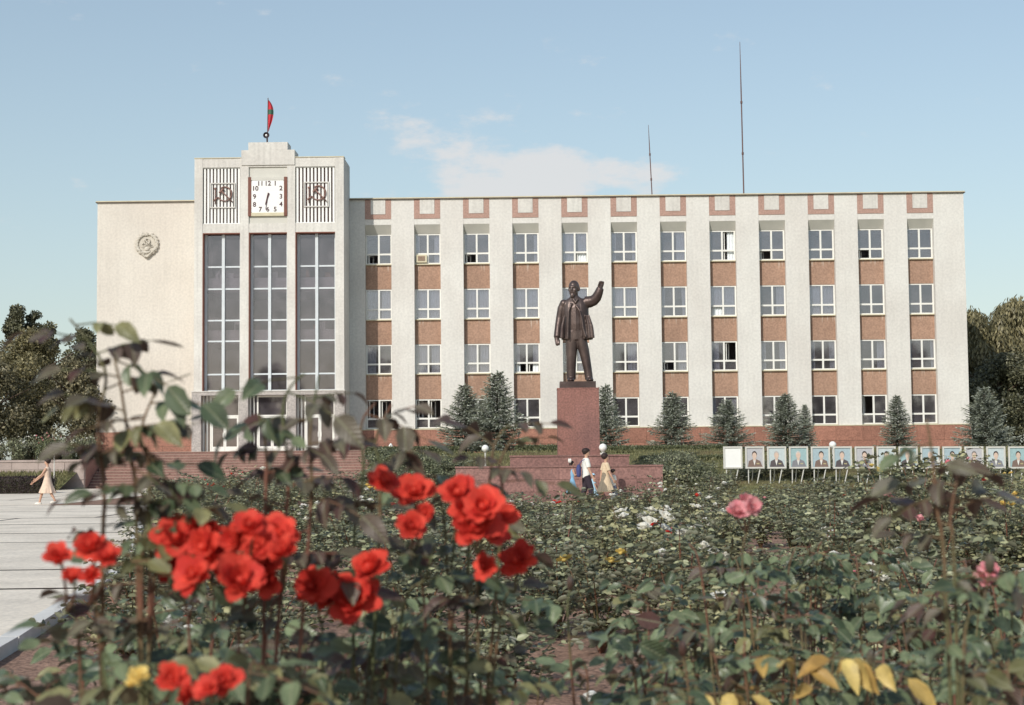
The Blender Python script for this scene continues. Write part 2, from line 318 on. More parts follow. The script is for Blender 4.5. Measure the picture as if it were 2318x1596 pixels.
M['tree_olive'] = leafmat('olive_tree_leaf', (0.11, 0.10, 0.048), (0.46, 0.40, 0.21), trans=0.25, rough=0.5)
M['poplar'] = leafmat('poplar_leaf', (0.055, 0.06, 0.035), (0.28, 0.27, 0.155), trans=0.2, rough=0.5)
M['grass'] = leafmat('grass_blade', (0.12, 0.125, 0.05), (0.34, 0.31, 0.15), trans=0.2, rough=0.6)
M['roseleaf'] = leafmat('rose_bush_leaf', (0.04, 0.05, 0.03), (0.44, 0.46, 0.27), back=(0.22, 0.22, 0.15), trans=0.2, rough=0.42, spec=0.5)
M['roseleaf_pale'] = leafmat('pale_rose_bush_leaf', (0.07, 0.08, 0.04), (0.50, 0.48, 0.26), back=(0.15, 0.15, 0.09), trans=0.2, rough=0.42, spec=0.5)
M['nearleaf'] = leafmat('near_rose_leaf', (0.042, 0.066, 0.032), (0.205, 0.255, 0.135), back=(0.15, 0.155, 0.115), trans=0.15, rough=0.34, spec=0.6, objrand=True, blotch=0.3)
M['redleaf'] = leafmat('young_red_rose_leaf', (0.085, 0.036, 0.03), (0.14, 0.13, 0.085), back=(0.13, 0.085, 0.068), trans=0.15, rough=0.42, spec=0.5, objrand=True, blotch=0.25)
def veins(m):
    n, l = m.node_tree.nodes, m.node_tree.links; b = n['Principled BSDF']; tc_ = n.new('ShaderNodeTexCoord'); sp_ = n.new('ShaderNodeSeparateXYZ'); l.new(tc_.outputs['Object'], sp_.inputs[0])
    ab = n.new('ShaderNodeMath'); ab.operation = 'ABSOLUTE'; l.new(sp_.outputs['Y'], ab.inputs[0])
    md = n.new('ShaderNodeMath'); md.operation = 'MULTIPLY_ADD'; l.new(ab.outputs[0], md.inputs[0]); md.inputs[1].default_value = -1.1; l.new(sp_.outputs['X'], md.inputs[2])
    sn = n.new('ShaderNodeMath'); sn.operation = 'SINE'; ml = n.new('ShaderNodeMath'); ml.operation = 'MULTIPLY'; l.new(md.outputs[0], ml.inputs[0]); ml.inputs[1].default_value = 46; l.new(ml.outputs[0], sn.inputs[0])
    bu = n.new('ShaderNodeBump'); bu.inputs['Strength'].default_value = .35; bu.inputs['Distance'].default_value = .004; l.new(sn.outputs[0], bu.inputs['Height']); l.new(bu.outputs[0], b.inputs['Normal'])
    rg = n.new('ShaderNodeMapRange'); rg.inputs[1].default_value = .012; rg.inputs[2].default_value = .03; rg.inputs[3].default_value = .55; rg.inputs[4].default_value = 0; l.new(ab.outputs[0], rg.inputs[0])
    old = b.inputs['Base Color'].links[0].from_socket; x_ = n.new('ShaderNodeMixRGB'); l.new(rg.outputs[0], x_.inputs['Fac']); l.new(old, x_.inputs['Color1']); x_.inputs['Color2'].default_value = (.30, .31, .18, 1); l.new(x_.outputs[0], b.inputs['Base Color'])
M['oliveleaf'] = leafmat('olive_rose_leaf', (0.10, 0.10, 0.04), (0.30, 0.29, 0.13), back=(0.20, 0.18, 0.11), trans=0.2, rough=0.40, spec=0.55, objrand=True, blotch=0.3)
for k_ in ('nearleaf', 'redleaf', 'oliveleaf'): veins(M[k_])
M['yellowleaf'] = leafmat('yellow_rose_leaf', (0.42, 0.25, 0.07), (0.64, 0.50, 0.17), back=(0.40, 0.29, 0.12), trans=0.2, rough=0.5, spec=0.4, objrand=True, blotch=0.25)
M['redpetal'] = leafmat('red_rose_petal', (0.60, 0.044, 0.034), (0.84, 0.100, 0.064), trans=0.25, rough=0.65, spec=0.2, objrand=True, blotch=0.12)
M['pinkpetal'] = leafmat('pink_rose_petal', (0.72, 0.22, 0.26), (0.82, 0.45, 0.45), trans=0.25, rough=0.65, spec=0.2, objrand=True)
M['whitepetal'] = leafmat('white_rose_petal', (0.80, 0.77, 0.66), (0.86, 0.85, 0.80), trans=0.25, rough=0.7, spec=0.2, objrand=True)
M['yellowpetal'] = leafmat('yellow_rose_petal', (0.78, 0.55, 0.14), (0.85, 0.68, 0.25), trans=0.25, rough=0.7, spec=0.2, objrand=True)
M['skin'] = pm('skin', (0.55, 0.33, 0.23), 0.05, 8, 0.6)
M['hair'] = pm('dark_hair', (0.03, 0.018, 0.016), 0.2, 30, 0.6)
def cloth(name, c): M[name] = pm(name, c, 0.06, 12, 0.9, 0.3, 60, 0.1)
for nm, c in (('white_cloth', (0.80, 0.79, 0.73)), ('dark_cloth', (0.045, 0.035, 0.045)), ('blue_cloth', (0.23, 0.42, 0.60)), ('beige_cloth', (0.66, 0.52, 0.36)), ('navy_cloth', (0.07, 0.08, 0.20)), ('pale_blue_cloth', (0.42, 0.62, 0.76)), ('jean_cloth', (0.17, 0.20, 0.28)), ('peach_cloth', (0.72, 0.55, 0.43))): cloth(nm, c)

# ------------------------------------------------------------------ ground, plaza, beds, banks
def struct(name, mb, mat, label):
    o = mb.build(name, mat); return tag(o, label, kind='structure')
ZT = 1.75                                   # terrace level in front of the building
g = MB().quad((-900, -60, 0), (900, -60, 0), (900, 2500, 0), (-900, 2500, 0)); struct('ground', g, M['earth'], 'dry earth and grass ground running to the horizon')
struct('plaza', MB().quad((-60, 6, 0.004), (-3.0, 6, 0.004), (-3.0, 91.2, 0.004), (-60, 91.2, 0.004)), M['tar'], 'dark joints between the pale concrete bays of the plaza')
plz = empty('plaza_paving', (-25, 45, 0.004)); tag(plz, 'pale concrete paving bays with dark irregular joints', kind='structure')
k = 0
ys = [6, 13.2, 19.2, 22.6, 30.6, 34.6, 39.6, 44.2, 50, 57, 65, 76, 91]
for i in range(len(ys) - 1):
    for j in range(5):
        gap = rnd.choice((.07, .10, .12)) if ys[i] > 20 else 0.04
        x1 = -2.6 - j * 9.5 - (0.9 * i) % 3; x0 = x1 - 9.35
        sk = 0.45 + 0.15 * rnd.random()
        mb = MB(); n = 10; top = []; bot = []
        for q in range(n + 1):
            xx = x0 + (x1 - x0) * q / n; s = sk * (xx + 20) * 0.10
            bot.append((xx, ys[i] + gap + s + rnd.uniform(-.1, .1) * gap * 3, 0.018)); top.append((xx, ys[i + 1] - gap + s + rnd.uniform(-.1, .1) * gap * 3, 0.018))
        for q in range(n): mb.quad(bot[q], bot[q + 1], top[q + 1], top[q])
        mb.build('paving_slab', M['concrete'], plz)
# rose bed: soil sheet with a kerb along the plaza
BED = [(6, -3.4), (13, -4.25), (22, -5.6), (34, -8.4), (47.5, -11.6)]
def bed_left(y): return float(np.interp(y, [b[0] for b in BED], [b[1] for b in BED]))
mb = MB()
ny, nx = 60, 60; V = []
for i in range(ny + 1):
    y = -6 + (47.6 + 6) * i / ny; xl = bed_left(max(y, 6)); xr = 26
    for j in range(nx + 1):
        x = xl + (xr - xl) * j / nx
        V.append((x, y, 0.05 + (0.05 * rnd.random() + 0.04 * math.sin(x * 2.1) * math.sin(y * 1.7) if 0 < j < nx and 0 < i < ny else 0)))
mb.v = V
mb.f = [(i * (nx + 1) + j, i * (nx + 1) + j + 1, (i + 1) * (nx + 1) + j + 1, (i + 1) * (nx + 1) + j) for i in range(ny) for j in range(nx)]
struct('rose_bed', mb, M['soil'], 'brown soil of the rose bed')
kerb = empty('kerb', (-5, 20, 0)); tag(kerb, 'pale stone kerb between the plaza and the rose bed', kind='structure')
y = 6.0
while y < 47:
    y1 = min(y + 1.2, 47.5); a, b = bed_left(y), bed_left(y1); mb = MB(); e = 0.012
    P0, P1, Q0, Q1 = (a - 0.16, y + e), (a, y + e), (b - 0.16, y1 - e), (b, y1 - e); h = 0.16
    mb.v = [(*P0, 0), (*P1, 0), (*Q1, 0), (*Q0, 0), (*P0, h), (*P1, h), (*Q1, h), (*Q0, h)]
    mb.f = [(0, 3, 2, 1), (4, 5, 6, 7), (0, 1, 5, 4), (1, 2, 6, 5), (2, 3, 7, 6), (3, 0, 4, 7)]
    mb.build('kerb_stone', M['kerb'], kerb); y = y1
struct('path', MB().quad((-12, 47.9, 0.028), (40, 47.9, 0.028), (40, 53.4, 0.028), (-12, 53.4, 0.028)), M['path'], 'pale path between the rose bed and the monument')
# planted bed in front of the stairs
struct('planting_bed', MB().quad((-17.5, 57, 0.03), (-5.6, 57, 0.03), (-5.6, 84, 0.03), (-17.5, 84, 0.03)), M['soil'], 'planted bed in front of the entrance stairs')
# bank up to the terrace
def zbank(y): return float(np.interp(y, [54.0, 64.5], [0.02, ZT]))
XB = X(835, 1060, 62)
mb = MB(); V = []; nx, ny = 80, 16
for i in range(ny + 1):
    yy = 53.8 + (65 - 53.8) * i / ny
    for j in range(nx + 1):
        xx = XB + (48 - XB) * j / nx; V.append((xx, yy, zbank(yy) + 0.05 * math.sin(xx * .9 + yy) + 0.02 * rnd.random()))
mb.v = V; mb.f = [(i * (nx + 1) + j, i * (nx + 1) + j + 1, (i + 1) * (nx + 1) + j + 1, (i + 1) * (nx + 1) + j) for i in range(ny) for j in range(nx)]
struct('grass_bank', mb, M['lawn'], 'grassy bank rising to the terrace')
mb = MB().quad((XB, 64.9, ZT), (60, 64.9, ZT), (60, 300, ZT), (XB, 300, ZT)); mb.quad((-7.4, 90.6, ZT - .01), (XB, 90.6, ZT - .01), (XB, 300, ZT - .01), (-7.4, 300, ZT - .01)); mb.quad((XB, 64.9, ZT), (XB, 300, ZT), (XB, 300, -.1), (XB, 64.9, -.1))
struct('terrace', mb, M['lawn'], 'lawn terrace in front of the building')
XS0, XS1 = X(212, 1060, 92), X(836, 1040, 92)
mb = MB().quad((-90, 90.4, ZT - .05), (XS0 - .1, 90.4, ZT - .05), (XS0 - .1, 300, ZT - .05), (-90, 300, ZT - .05)); struct('side_terrace', mb, M['lawn'], 'raised ground with trees beside the building')
mb = MB().quad((-60, 86.5, 0.02), (XS0 - .4, 86.5, 0.02), (XS0 - .4, 90.0, 0.95), (-60, 90.0, 0.95)); struct('verge', mb, M['lawn'], 'sloping grass verge below the retaining wall')

# ------------------------------------------------------------------ office building
YM, YR, YT = 100.0, 100.42, 97.0
bx0 = X(826, 560, YM); bx12 = X(2053.7, 560, YM); BP = (bx12 - bx0) / 11; BW = BP * 0.535
def lev(y1, y12, Y=YR): return 0.5 * (Zz(856, y1, Y) + Zz(2083, y12, Y))
ZROOF = 0.5 * (Zz(856, 449, YM) + Zz(2083, 441, YM))
WT = [lev(529.4, 519.4), lev(653.2, 645.3), lev(779.6, 769.5), lev(904, 894)]
WB = [lev(598, 585.8), lev(720.5, 713.6), lev(847, 834.3), lev(972, 957)]
ZPL = WB[3] - 0.10
ZU, ZUI, ZF = lev(495.6, 482.6, YM), lev(485, 472, YM), lev(507.6, 496.6, YM)
XL, XR_ = X(219, 700, YM), X(2187, 700, YM)
TL, TR = X(439, 700, YT), X(778.5, 700, YT)
bld = empty('office_building', ((XL + XR_) / 2, YM + 6, ZT), 'long white five-level office building with clock tower entrance and brown spandrel panels', 'building')
YB = 114.0
MB().box(XL, TL + .3, YM, YM + .5, ZT, ZROOF).build('side_wall', M['cream'], bld)
MB().box(XL, XL + .4, YM + .5, YB, ZT, ZROOF).build('end_wall', M['stucco'], bld)
MB().box(XR_ - .4, XR_, YM + 1.0, YB, ZT, ZROOF).build('end_wall', M['stucco'], bld)
MB().box(XL, XR_, YB, YB + .4, ZT, ZROOF).build('back_wall', M['stucco'], bld)
MB().box(XL + .45, XR_ - .45, YM + 1.02, YB - .02, ZROOF - .35, ZROOF - .01).build('roof', M['roofmetal'], bld)
for (a, b) in ((XL - .1, TL - .01), (TR + .01, XR_ + .1)):
    MB().box(a, b, YM - .12, YM + 1.0, ZROOF, ZROOF + .05).build('roof_edge', M['roofmetal'], bld)
    MB().box(a + .02, b - .02, YM - .10, YM + .95, ZROOF + .05, ZROOF + .11).build('roof_coping', M['roofedge'], bld)
# pilasters
edges = [bx0 + i * BP for i in range(12)]
pil = [(TR - .35, edges[0])] + [(edges[i] + BW, edges[i + 1]) for i in range(11)] + [(edges[11] + BW, XR_)]
for a, b in pil: MB().box(a, b, YM, YM + 1.0, ZPL - .02, ZROOF).build('pilaster', M['stucco'], bld)
# interior: back wall and floor slabs
MB().box(TR, XR_ - .5, 104.2, 104.4, ZT, ZROOF - .4).build('interior_wall', M['inside'], bld)
for zt, zb in zip([WB[0], WB[1], WB[2], ZPL], [WT[1], WT[2], WT[3], ZT]):
    MB().box(TR + .02, XR_ - .5, YR + .35, 104.15, (zt + zb) / 2 - .15, zt - .06).build('interior_floor', M['inside'], bld)
MB().box(TR + .02, XR_ - .5, YR + .35, 104.15, WT[0] + .15, WT[0] + .4).build('interior_ceiling', M['inside'], bld)
# bays
def sil(mb, w): return mb
winmesh = {}
def window(i, fl, x0, x1, zb, zt):
    w, h = x1 - x0, zt - zb; fr = 0.085; xm = (x0 + x1) / 2; ztr = zb + h * 0.335; y0, y1 = YR + .02, YR + .12
    mb = MB().box(x0, x0 + fr, y0, y1, zb, zt).box(x1 - fr, x1, y0, y1, zb, zt).box(x0 + fr, x1 - fr, y0, y1, zt - fr * .8, zt).box(x0 + fr, x1 - fr, y0, y1, zb, zb + fr * .8)
    mb.box(xm - .055, xm + .055, y0 - .01, y1 + .01, zb + fr * .8, zt - fr * .8)
    mb.box(x0 + fr, xm - .055, y0, y1, ztr - .055, ztr + .055).box(xm + .055, x1 - fr, y0, y1, ztr - .055, ztr + .055)
    wd = mb.build('window', M['whitepaint'], bld)
    MB().box(x0 + .01, x1 - .01, YR - .14, YR + .015, zb - .07, zb - .012).build('sill', M['roofedge'], wd)
    panes = [(x0 + fr, xm - .055, ztr + .055, zt - fr * .8), (xm + .055, x1 - fr, ztr + .055, zt - fr * .8), (x0 + fr, xm - .055, zb + fr * .8, ztr - .055), (xm + .055, x1 - fr, zb + fr * .8, ztr - .055)]
    r = random.Random(i * 7 + fl * 131)
    openp = OPEN.get((i, fl), ())
    for q, (a, b, c, d) in enumerate(panes):
        if q in openp:                       # casement standing open into the room
            o = MB().box(0, .02, .0, b - a, 0, d - c)
            o.v = [(a + .06 + v[1] * .35 + v[0], y1 + .02 + v[1] * .9, c + v[2]) for v in o.v]; o.build('pane', M['glass'], wd)
            e = MB().box(0, .04, 0, .06, 0, d - c).box(0, .04, b - a - .06, b - a, 0, d - c).box(0, .04, .06, b - a - .06, 0, .06).box(0, .04, .06, b - a - .06, d - c - .06, d - c)
            e.v = [(a + .08 + v[1] * .35 + v[0], y1 + .02 + v[1] * .9, c + v[2]) for v in e.v]; e.build('casement_frame', M['whitepaint'], wd)
        else:
            MB().box(a, b, y0 + .04, y0 + .05, c, d).build('pane', M['glass'], wd)
    # curtains: a pleated sheet hung inside
    mode = CUR.get((i, fl))
    if mode is None: mode = r.choice(['lr', 'l', 'r', 'lr', 'r', 'n', 'lr'])
    spans = {'lr': [(0.0, r.uniform(.12, .26)), (r.uniform(.74, .86), 1)], 'l': [(0, r.uniform(.3, .45))], 'r': [(r.uniform(.6, .75), 1)], 'f': [(0, .47), (.53, 1)], 'n': [], 'h': [(0, .48), (.62, .98)]}[mode]
    for (s0, s1) in spans:
        n = max(6, int((s1 - s0) * 40)); V = []; sw = r.uniform(-.05, .05)
        for q in range(n + 1):
            u = s0 + (s1 - s0) * q / n; yy = y1 + .10 + .025 * math.sin(q * 1.5 + r.random()); V.append((x0 + .03 + u * (w - .06), yy))
        c = MB()
        for q in range(n):
            (ax, ay), (bx, by) = V[q], V[q + 1]
            c.quad((ax + sw, ay, zb + .05), (bx + sw, by, zb + .05), (bx, by, zt - .05), (ax, ay, zt - .05))
        c.build('curtain', M['curtain'], wd)
    return wd
OPEN = {(0, 0): (2,), (2, 0): (2,), (4, 0): (3,), (7, 0): (1, 3), (8, 0): (2,), (10, 0): (2,), (7, 2): (1,), (3, 2): (2, 3), (6, 2): (2,), (0, 3): (0, 1), (1, 3): (0, 1), (10, 3): (0,), (7, 1): (2,)}
CUR = {(0, 0): 'n', (1, 0): 'lr', (2, 0): 'n', (3, 0): 'lr', (4, 0): 'h', (5, 0): 'lr', (6, 0): 'r', (7, 0): 'r', (8, 0): 'n', (9, 0): 'n', (10, 0): 'n', (11, 0): 'n',
       (0, 1): 'h', (1, 1): 'f', (2, 1): 'f', (3, 1): 'f', (4, 1): 'f', (5, 1): 'f', (6, 1): 'lr', (7, 1): 'f', (8, 1): 'r', (9, 1): 'f', (10, 1): 'n', (11, 1): 'n',
       (0, 2): 'l', (1, 2): 'h', (2, 2): 'h', (3, 2): 'lr', (4, 2): 'r', (5, 2): 'r', (6, 2): 'r', (7, 2): 'l', (8, 2): 'lr', (9, 2): 'lr', (10, 2): 'r', (11, 2): 'lr',
       (0, 3): 'n', (1, 3): 'n', (2, 3): 'n', (3, 3): 'n', (5, 3): 'n', (6, 3): 'n', (7, 3): 'lr', (8, 3): 'n', (9, 3): 'n', (10, 3): 'n', (11, 3): 'n'}
for i, e in enumerate(edges):
    a, b = e + .004, e + BW - .004
    MB().box(a, b, YM + .02, YM + .6, ZF, ZROOF).build('frieze_panel', M['stucco'], bld)
    t = .36
    MB().box(a, a + t, YM - .012, YM + .02, ZUI, ZROOF - .003).box(b - t, b, YM - .012, YM + .02, ZUI, ZROOF - .003).box(a, b, YM - .012, YM + .02, ZU, ZUI - .002).build('frieze_frame', M['ubrown'], bld)
    MB().box(a + t + .004, b - t - .004, YM - .035, YM + .02, ZUI + .004, ZROOF - .003).build('frieze_block', M['tower'], bld)
    s = MB(); s.v = [(a, YM + .021, ZF - .002), (b, YM + .021, ZF - .002), (b, YR + .3, ZF - .002), (a, YR + .3, ZF - .002), (a, YR + .0, WT[0] + .012), (b, YR + .0, WT[0] + .012), (b, YR + .3, WT[0] + .012), (a, YR + .3, WT[0] + .012)]
    s.f = [(0, 1, 2, 3), (4, 7, 6, 5), (0, 4, 5, 1), (1, 5, 6, 2), (2, 6, 7, 3), (3, 7, 4, 0)]; s.build('sloped_soffit', M['soffit'], bld)
    for fl in range(4): window(i, fl, a, b, WB[fl], WT[fl])
    for fl in range(3): MB().box(a, b, YR, YR + .3, WT[fl + 1] + .015, WB[fl] - .075).build('spandrel_panel', M['panel'], bld)
# plinth slabs in two courses
def plinth(xa, xb, zt, sw=1.66):
    n = max(1, round((xb - xa) / sw)); zm = zt - (zt - ZT) * .58
    for (z0, z1, off) in ((zm + .006, zt, 0), (ZT - .1, zm - .006, .5)):
        xs = [xa + (xb - xa) * (q + (off if 0 < q < n else 0)) / n for q in range(n + 1)]
        for q in range(n): MB().box(xs[q] + .006, xs[q + 1] - .006, YM - .11 + .008 * rnd.random(), YM + .05, z0, z1).build('plinth_slab', M['granite'], bld)
plinth(XL - .06, TL - .02, Zz(330, 978, YM)); plinth(TR + .02, XR_ + .06, ZPL)
MB().box(TR + .02, XR_ + .08, YM - .135, YM - .002, ZPL + .001, ZPL + .05).build('plinth_ledge', M['roofedge'], bld)
MB().box(XL - .05, XR_ + .05, YM + .052, YM + .3, ZT - .1, ZPL - .03).build('plinth_core', M['greygran'], bld)
# ---- clock tower
def tx(px, py=600): return X(px, py, YT)
def tz(py, px=608): return Zz(px, py, YT)
P = [(TL, tx(458)), (tx(543), tx(562.5)), (tx(649.5), tx(668)), (tx(758.5), TR)]
Z0 = tz(886, 608); ZTOP = tz(357.5); ZB1, ZB0 = tz(505.5), tz(526); ZG1 = tz(378)
ZD = 2.05 + .05
ZLAND = tz(1021, 608)
for a, b in P: MB().box(a, b, YT, YT + .7, Z0, ZTOP).build('tower_pier', M['tower'], bld)
ops = [(P[q][1], P[q + 1][0]) for q in range(3)]
for a, b in ops:
    MB().box(a, b, YT + .03, YT + .7, ZB0, ZB1).build('tower_beam', M['tower'], bld)
    MB().box(a, b, YT + .015, YT + .7, ZG1, ZTOP).build('tower_beam', M['tower'], bld)
# crown blocks
MB().box(tx(546), tx(667), YT - .06, YT + 1.5, ZTOP - .45, tz(340)).build('tower_crown', M['tower'], bld)
MB().box(tx(562), tx(651), YT - .063, YT + 1.3, tz(340) + .002, tz(322.6)).build('tower_crown', M['tower'], bld)
for a, b in ((TL - .02, tx(545)), (tx(668), TR + .02)): MB().box(a, b, YT - .03, YT + .72, ZTOP + .002, ZTOP + .05).build('tower_coping', M['roofedge'], bld)
MB().box(TR - .5, TR - .002, YT + .7, YM - .01, ZLAND, ZTOP - .02).build('tower_side_wall', M['tower'], bld)
MB().box(TL + .002, TL + .5, YT + .7, YM - .01, ZLAND, ZTOP - .02).build('tower_side_wall', M['tower'], bld)
MB().box(TL + .01, TR - .01, YM - .005, YM + .3, ZROOF - .5, ZTOP - .02).build('tower_back_wall', M['tower'], bld)
MB().box(TL + .51, TR - .51, YT + .71, YM - .02, ZTOP - .3, ZTOP - .05).build('tower_roof', M['roofmetal'], bld)
MB().box(TL + .51, TR - .51, YT + .72, YM + .2, ZB0 + .1, ZB1 - .05).build('tower_ceiling', M['inside'], bld)
MB().box(TL + .51, TR - .51, 103.2, 103.4, ZT, ZROOF).build('interior_wall', M['inside'], bld)
# hammer and sickle of bars
def ham_sick(mb, cx, cz, s, y, r):
    pts = []
    for q in range(19):
        a = R(130) - R(285) * q / 18; rr = s * (.46 - .05 * math.cos(a)); pts.append((cx + rr * math.cos(a) + .04 * s, y, cz + .05 * s + rr * math.sin(a)))
    rad = [r * (.4 + .8 * math.sin(math.pi * min(q + 4, 18) / 22)) for q in range(19)]
    mb.tube(pts, rad, 6); mb.tube([pts[-1], (pts[-1][0] - .30 * s, y, pts[-1][2] - .22 * s)], r * 1.2, 6)
    y2 = y - r * 1.2
    mb.tube([(cx + .52 * s, y2, cz - .5 * s), (cx - .18 * s, y2, cz + .22 * s)], r, 6)
    d = Vector((-.7, 0, .7)); n = Vector((.7, 0, .7)); c = Vector((cx - .2 * s, y2, cz + .24 * s))
    mb.tube([c - n * .2 * s, c + n * .2 * s], r * 1.9, 4)
# grilles
for gi in (0, 2):
    a, b = ops[gi]; MB().box(a, b, YT + .40, YT + .5, ZB1, ZG1).build('grille_back', M['finblack'], bld)
    gl = MB().box(a, b, YT + .10, YT + .16, ZB1 + .002, ZB1 + .05).box(a, b, YT + .10, YT + .16, ZG1 - .05, ZG1 - .002).build('grille', M['white'], bld); W[gl]
    n = 11; p = (b - a) / n
    for q in range(n): MB().box(a + p * (q + .26), a + p * (q + .80), YT + .12, YT + .34, ZB1 + .05, ZG1 - .05).build('fin', M['white'], gl)
    cx, cz = (a + b) / 2 + .06, (ZB1 + ZG1) / 2 + .02; s = .78; fr = MB()
    for (u0, u1, v0, v1) in ((-s, s, s - .06, s), (-s, s, -s, -s + .06), (-s, -s + .06, -s + .06, s - .06), (s - .06, s, -s + .06, s - .06)): fr.box(cx + u0, cx + u1, YT + .03, YT + .09, cz + v0, cz + v1)
    fr.build('emblem_frame', M['tower'], gl)
    hb = MB(); ham_sick(hb, cx + .14, cz + .04, .95, YT + .05, .042)
    hb.tube([(cx - .45, YT + .06, cz - .55), (cx - .45, YT + .06, cz + .5)], .03, 6).tube([(cx - .52, YT + .06, cz + .42), (cx - .38, YT + .06, cz + .42)], .05, 6)
    hb.build('hammer_and_sickle', M['step'], gl, True)
# clock
a, b = ops[1]; MB().box(a, b, YT + .1, YT + .5, ZB1, ZG1).build('clock_back_panel', M['soffit'], bld)
cx0, cx1, cz0, cz1 = tx(561.5, 445), tx(650, 445), tz(489), tz(401); ccx, ccz = tx(606, 445), tz(445.5); fx = tx(643.4, 445) - ccx; fz = tz(408.5) - ccz
t = .20
ck = MB().box(cx0, cx0 + t, YT - .05, YT + .1, cz0, cz1).box(cx1 - t, cx1, YT - .05, YT + .1, cz0, cz1).build('clock', M['clockframe'], bld)
MB().box(cx0 + t, cx1 - t, YT - .05, YT + .1, cz0, cz0 + t).build('lower_rail', M['roofedge'], ck); MB().box(cx0 + t, cx1 - t, YT - .05, YT + .1, cz1 - t, cz1).build('upper_rail', M['soffit'], ck)  # paler rails: the look of sunlit ledges put into their colour
ck['label'] = 'square white clock with dark numerals in a brown frame'
poly = []
for (sx, sz, a0) in ((1, -1, -90), (1, 1, 0), (-1, 1, 90), (-1, -1, 180)):
    for q in range(5): an = R(a0 + 22.5 * q); poly.append((ccx + sx * (fx - .12) + .12 * math.cos(an), ccz + sz * (fz - .12) + .12 * math.sin(an)))
MB().prism(poly, YT - .03, YT + .02).build('clock_face', M['white'], ck)
def text_mesh(body, size, mat, ext=.006):
    cu = bpy.data.curves.new('t', 'FONT'); cu.body = body; cu.size = size; cu.align_x = 'CENTER'; cu.align_y = 'CENTER'; cu.extrude = ext; cu.offset = size * .018
    o = bpy.data.objects.new('t', cu); COL.objects.link(o); bpy.context.view_layer.update()
    me = bpy.data.meshes.new_from_object(o.evaluated_get(bpy.context.evaluated_depsgraph_get())); bpy.data.objects.remove(o); me.materials.clear(); me.materials.append(mat); return me
npos = {12: (0, .80), 1: (.45, .80), 2: (.80, .50), 3: (.80, 0), 4: (.80, -.48), 5: (.45, -.78), 6: (0, -.78), 7: (-.45, -.78), 8: (-.80, -.48), 9: (-.80, 0), 10: (-.76, .50), 11: (-.45, .80)}
for k_, (u, v) in npos.items(): link('numeral', text_mesh(str(k_), .40, M['numeral']), ck, (ccx + u * fx, YT - .04, ccz + v * fz), (R(90), 0, 0))
def hand(name, ang, L, tail, wd):
    dx, dz = math.sin(R(ang)), math.cos(R(ang)); nx_, nz_ = dz, -dx
    MB().prism([(ccx - dx * tail - nx_ * wd, ccz - dz * tail - nz_ * wd), (ccx - dx * tail + nx_ * wd, ccz - dz * tail + nz_ * wd), (ccx + dx * L + nx_ * wd * .35, ccz + dz * L + nz_ * wd * .35), (ccx + dx * L - nx_ * wd * .35, ccz + dz * L - nz_ * wd * .35)][::-1], YT - .06 - wd * .2, YT - .048 - wd * .2).build(name, M['numeral'], ck)
hand('hour_hand', 196, .52, .22, .06); hand('minute_hand', 189, .80, .24, .035)
# tall windows
rows = [Zz(608, q, YT + .6) for q in (881, 847, 772, 725, 654, 604, 532)]
rows[-1] = ZB0
for wi, (a, b) in enumerate(ops):
    y0 = YT + .46; xm = X((505.7, 610.5, 717)[wi], 650, y0)
    MB().box(a + .001, a + .05, YT + .02, YT + .68, Z0, ZB0).box(a + .05, b, YT + .04, YT + .68, ZB0 - .05, ZB0 - .001).build('window_reveal', M['reveal'], bld)
    fr = MB().box(a + .05, a + .20, y0, y0 + .12, Z0, ZB0 - .06).box(b - .10, b - .001, y0, y0 + .12, Z0, ZB0 - .06).box(xm - .09, xm + .09, y0 - .08, y0 + .13, Z0, ZB0 - .06)
    for z in rows[1:-1]: fr.box(a + .20, xm - .09, y0, y0 + .1, z - .05, z + .05).box(xm + .09, b - .10, y0, y0 + .1, z - .05, z + .05)
    fr.box(a + .20, xm - .09, y0, y0 + .1, Z0, Z0 + .12).box(xm + .09, b - .10, y0, y0 + .1, Z0, Z0 + .12)
    wd = fr.build('tall_window', M['alu'], bld)
    for q in range(6):
        z0 = rows[q] + (.12 if q == 0 else .05); z1 = rows[q + 1] - .06
        if q == 0: z0 = Z0 + .12
        for (c, d) in ((a + .2, xm - .09), (xm + .09, b - .1)): MB().box(c, d, y0 + .04, y0 + .055, z0, z1).build('pane', M['darkglass'], wd)
for q in (2, 4):                              # floor edges with white parapets behind the glass
    z0 = rows[q] + .1; MB().box(TL + .6, TR - .6, YT + .85, YT + .95, z0, z0 + .62).build('parapet', M['insidewhite'], bld)
    MB().box(TL + .55, TR - .55, YT + .96, 103.1, z0 - .25, z0 + .05).build('interior_floor', M['inside'], bld)
for q in range(22):                           # plants and furniture standing on the landings
    u = rnd.uniform(TL + 1, TR - 1); z0 = rows[rnd.choice((2, 4))] + .73; hh = rnd.uniform(.2, .5); MB().box(u, u + rnd.uniform(.2, .45), YT + .86, YT + .94, z0, z0 + hh).build('planter', M[rnd.choice(('insidewhite', 'inside', 'panel', 'tree'))], bld)
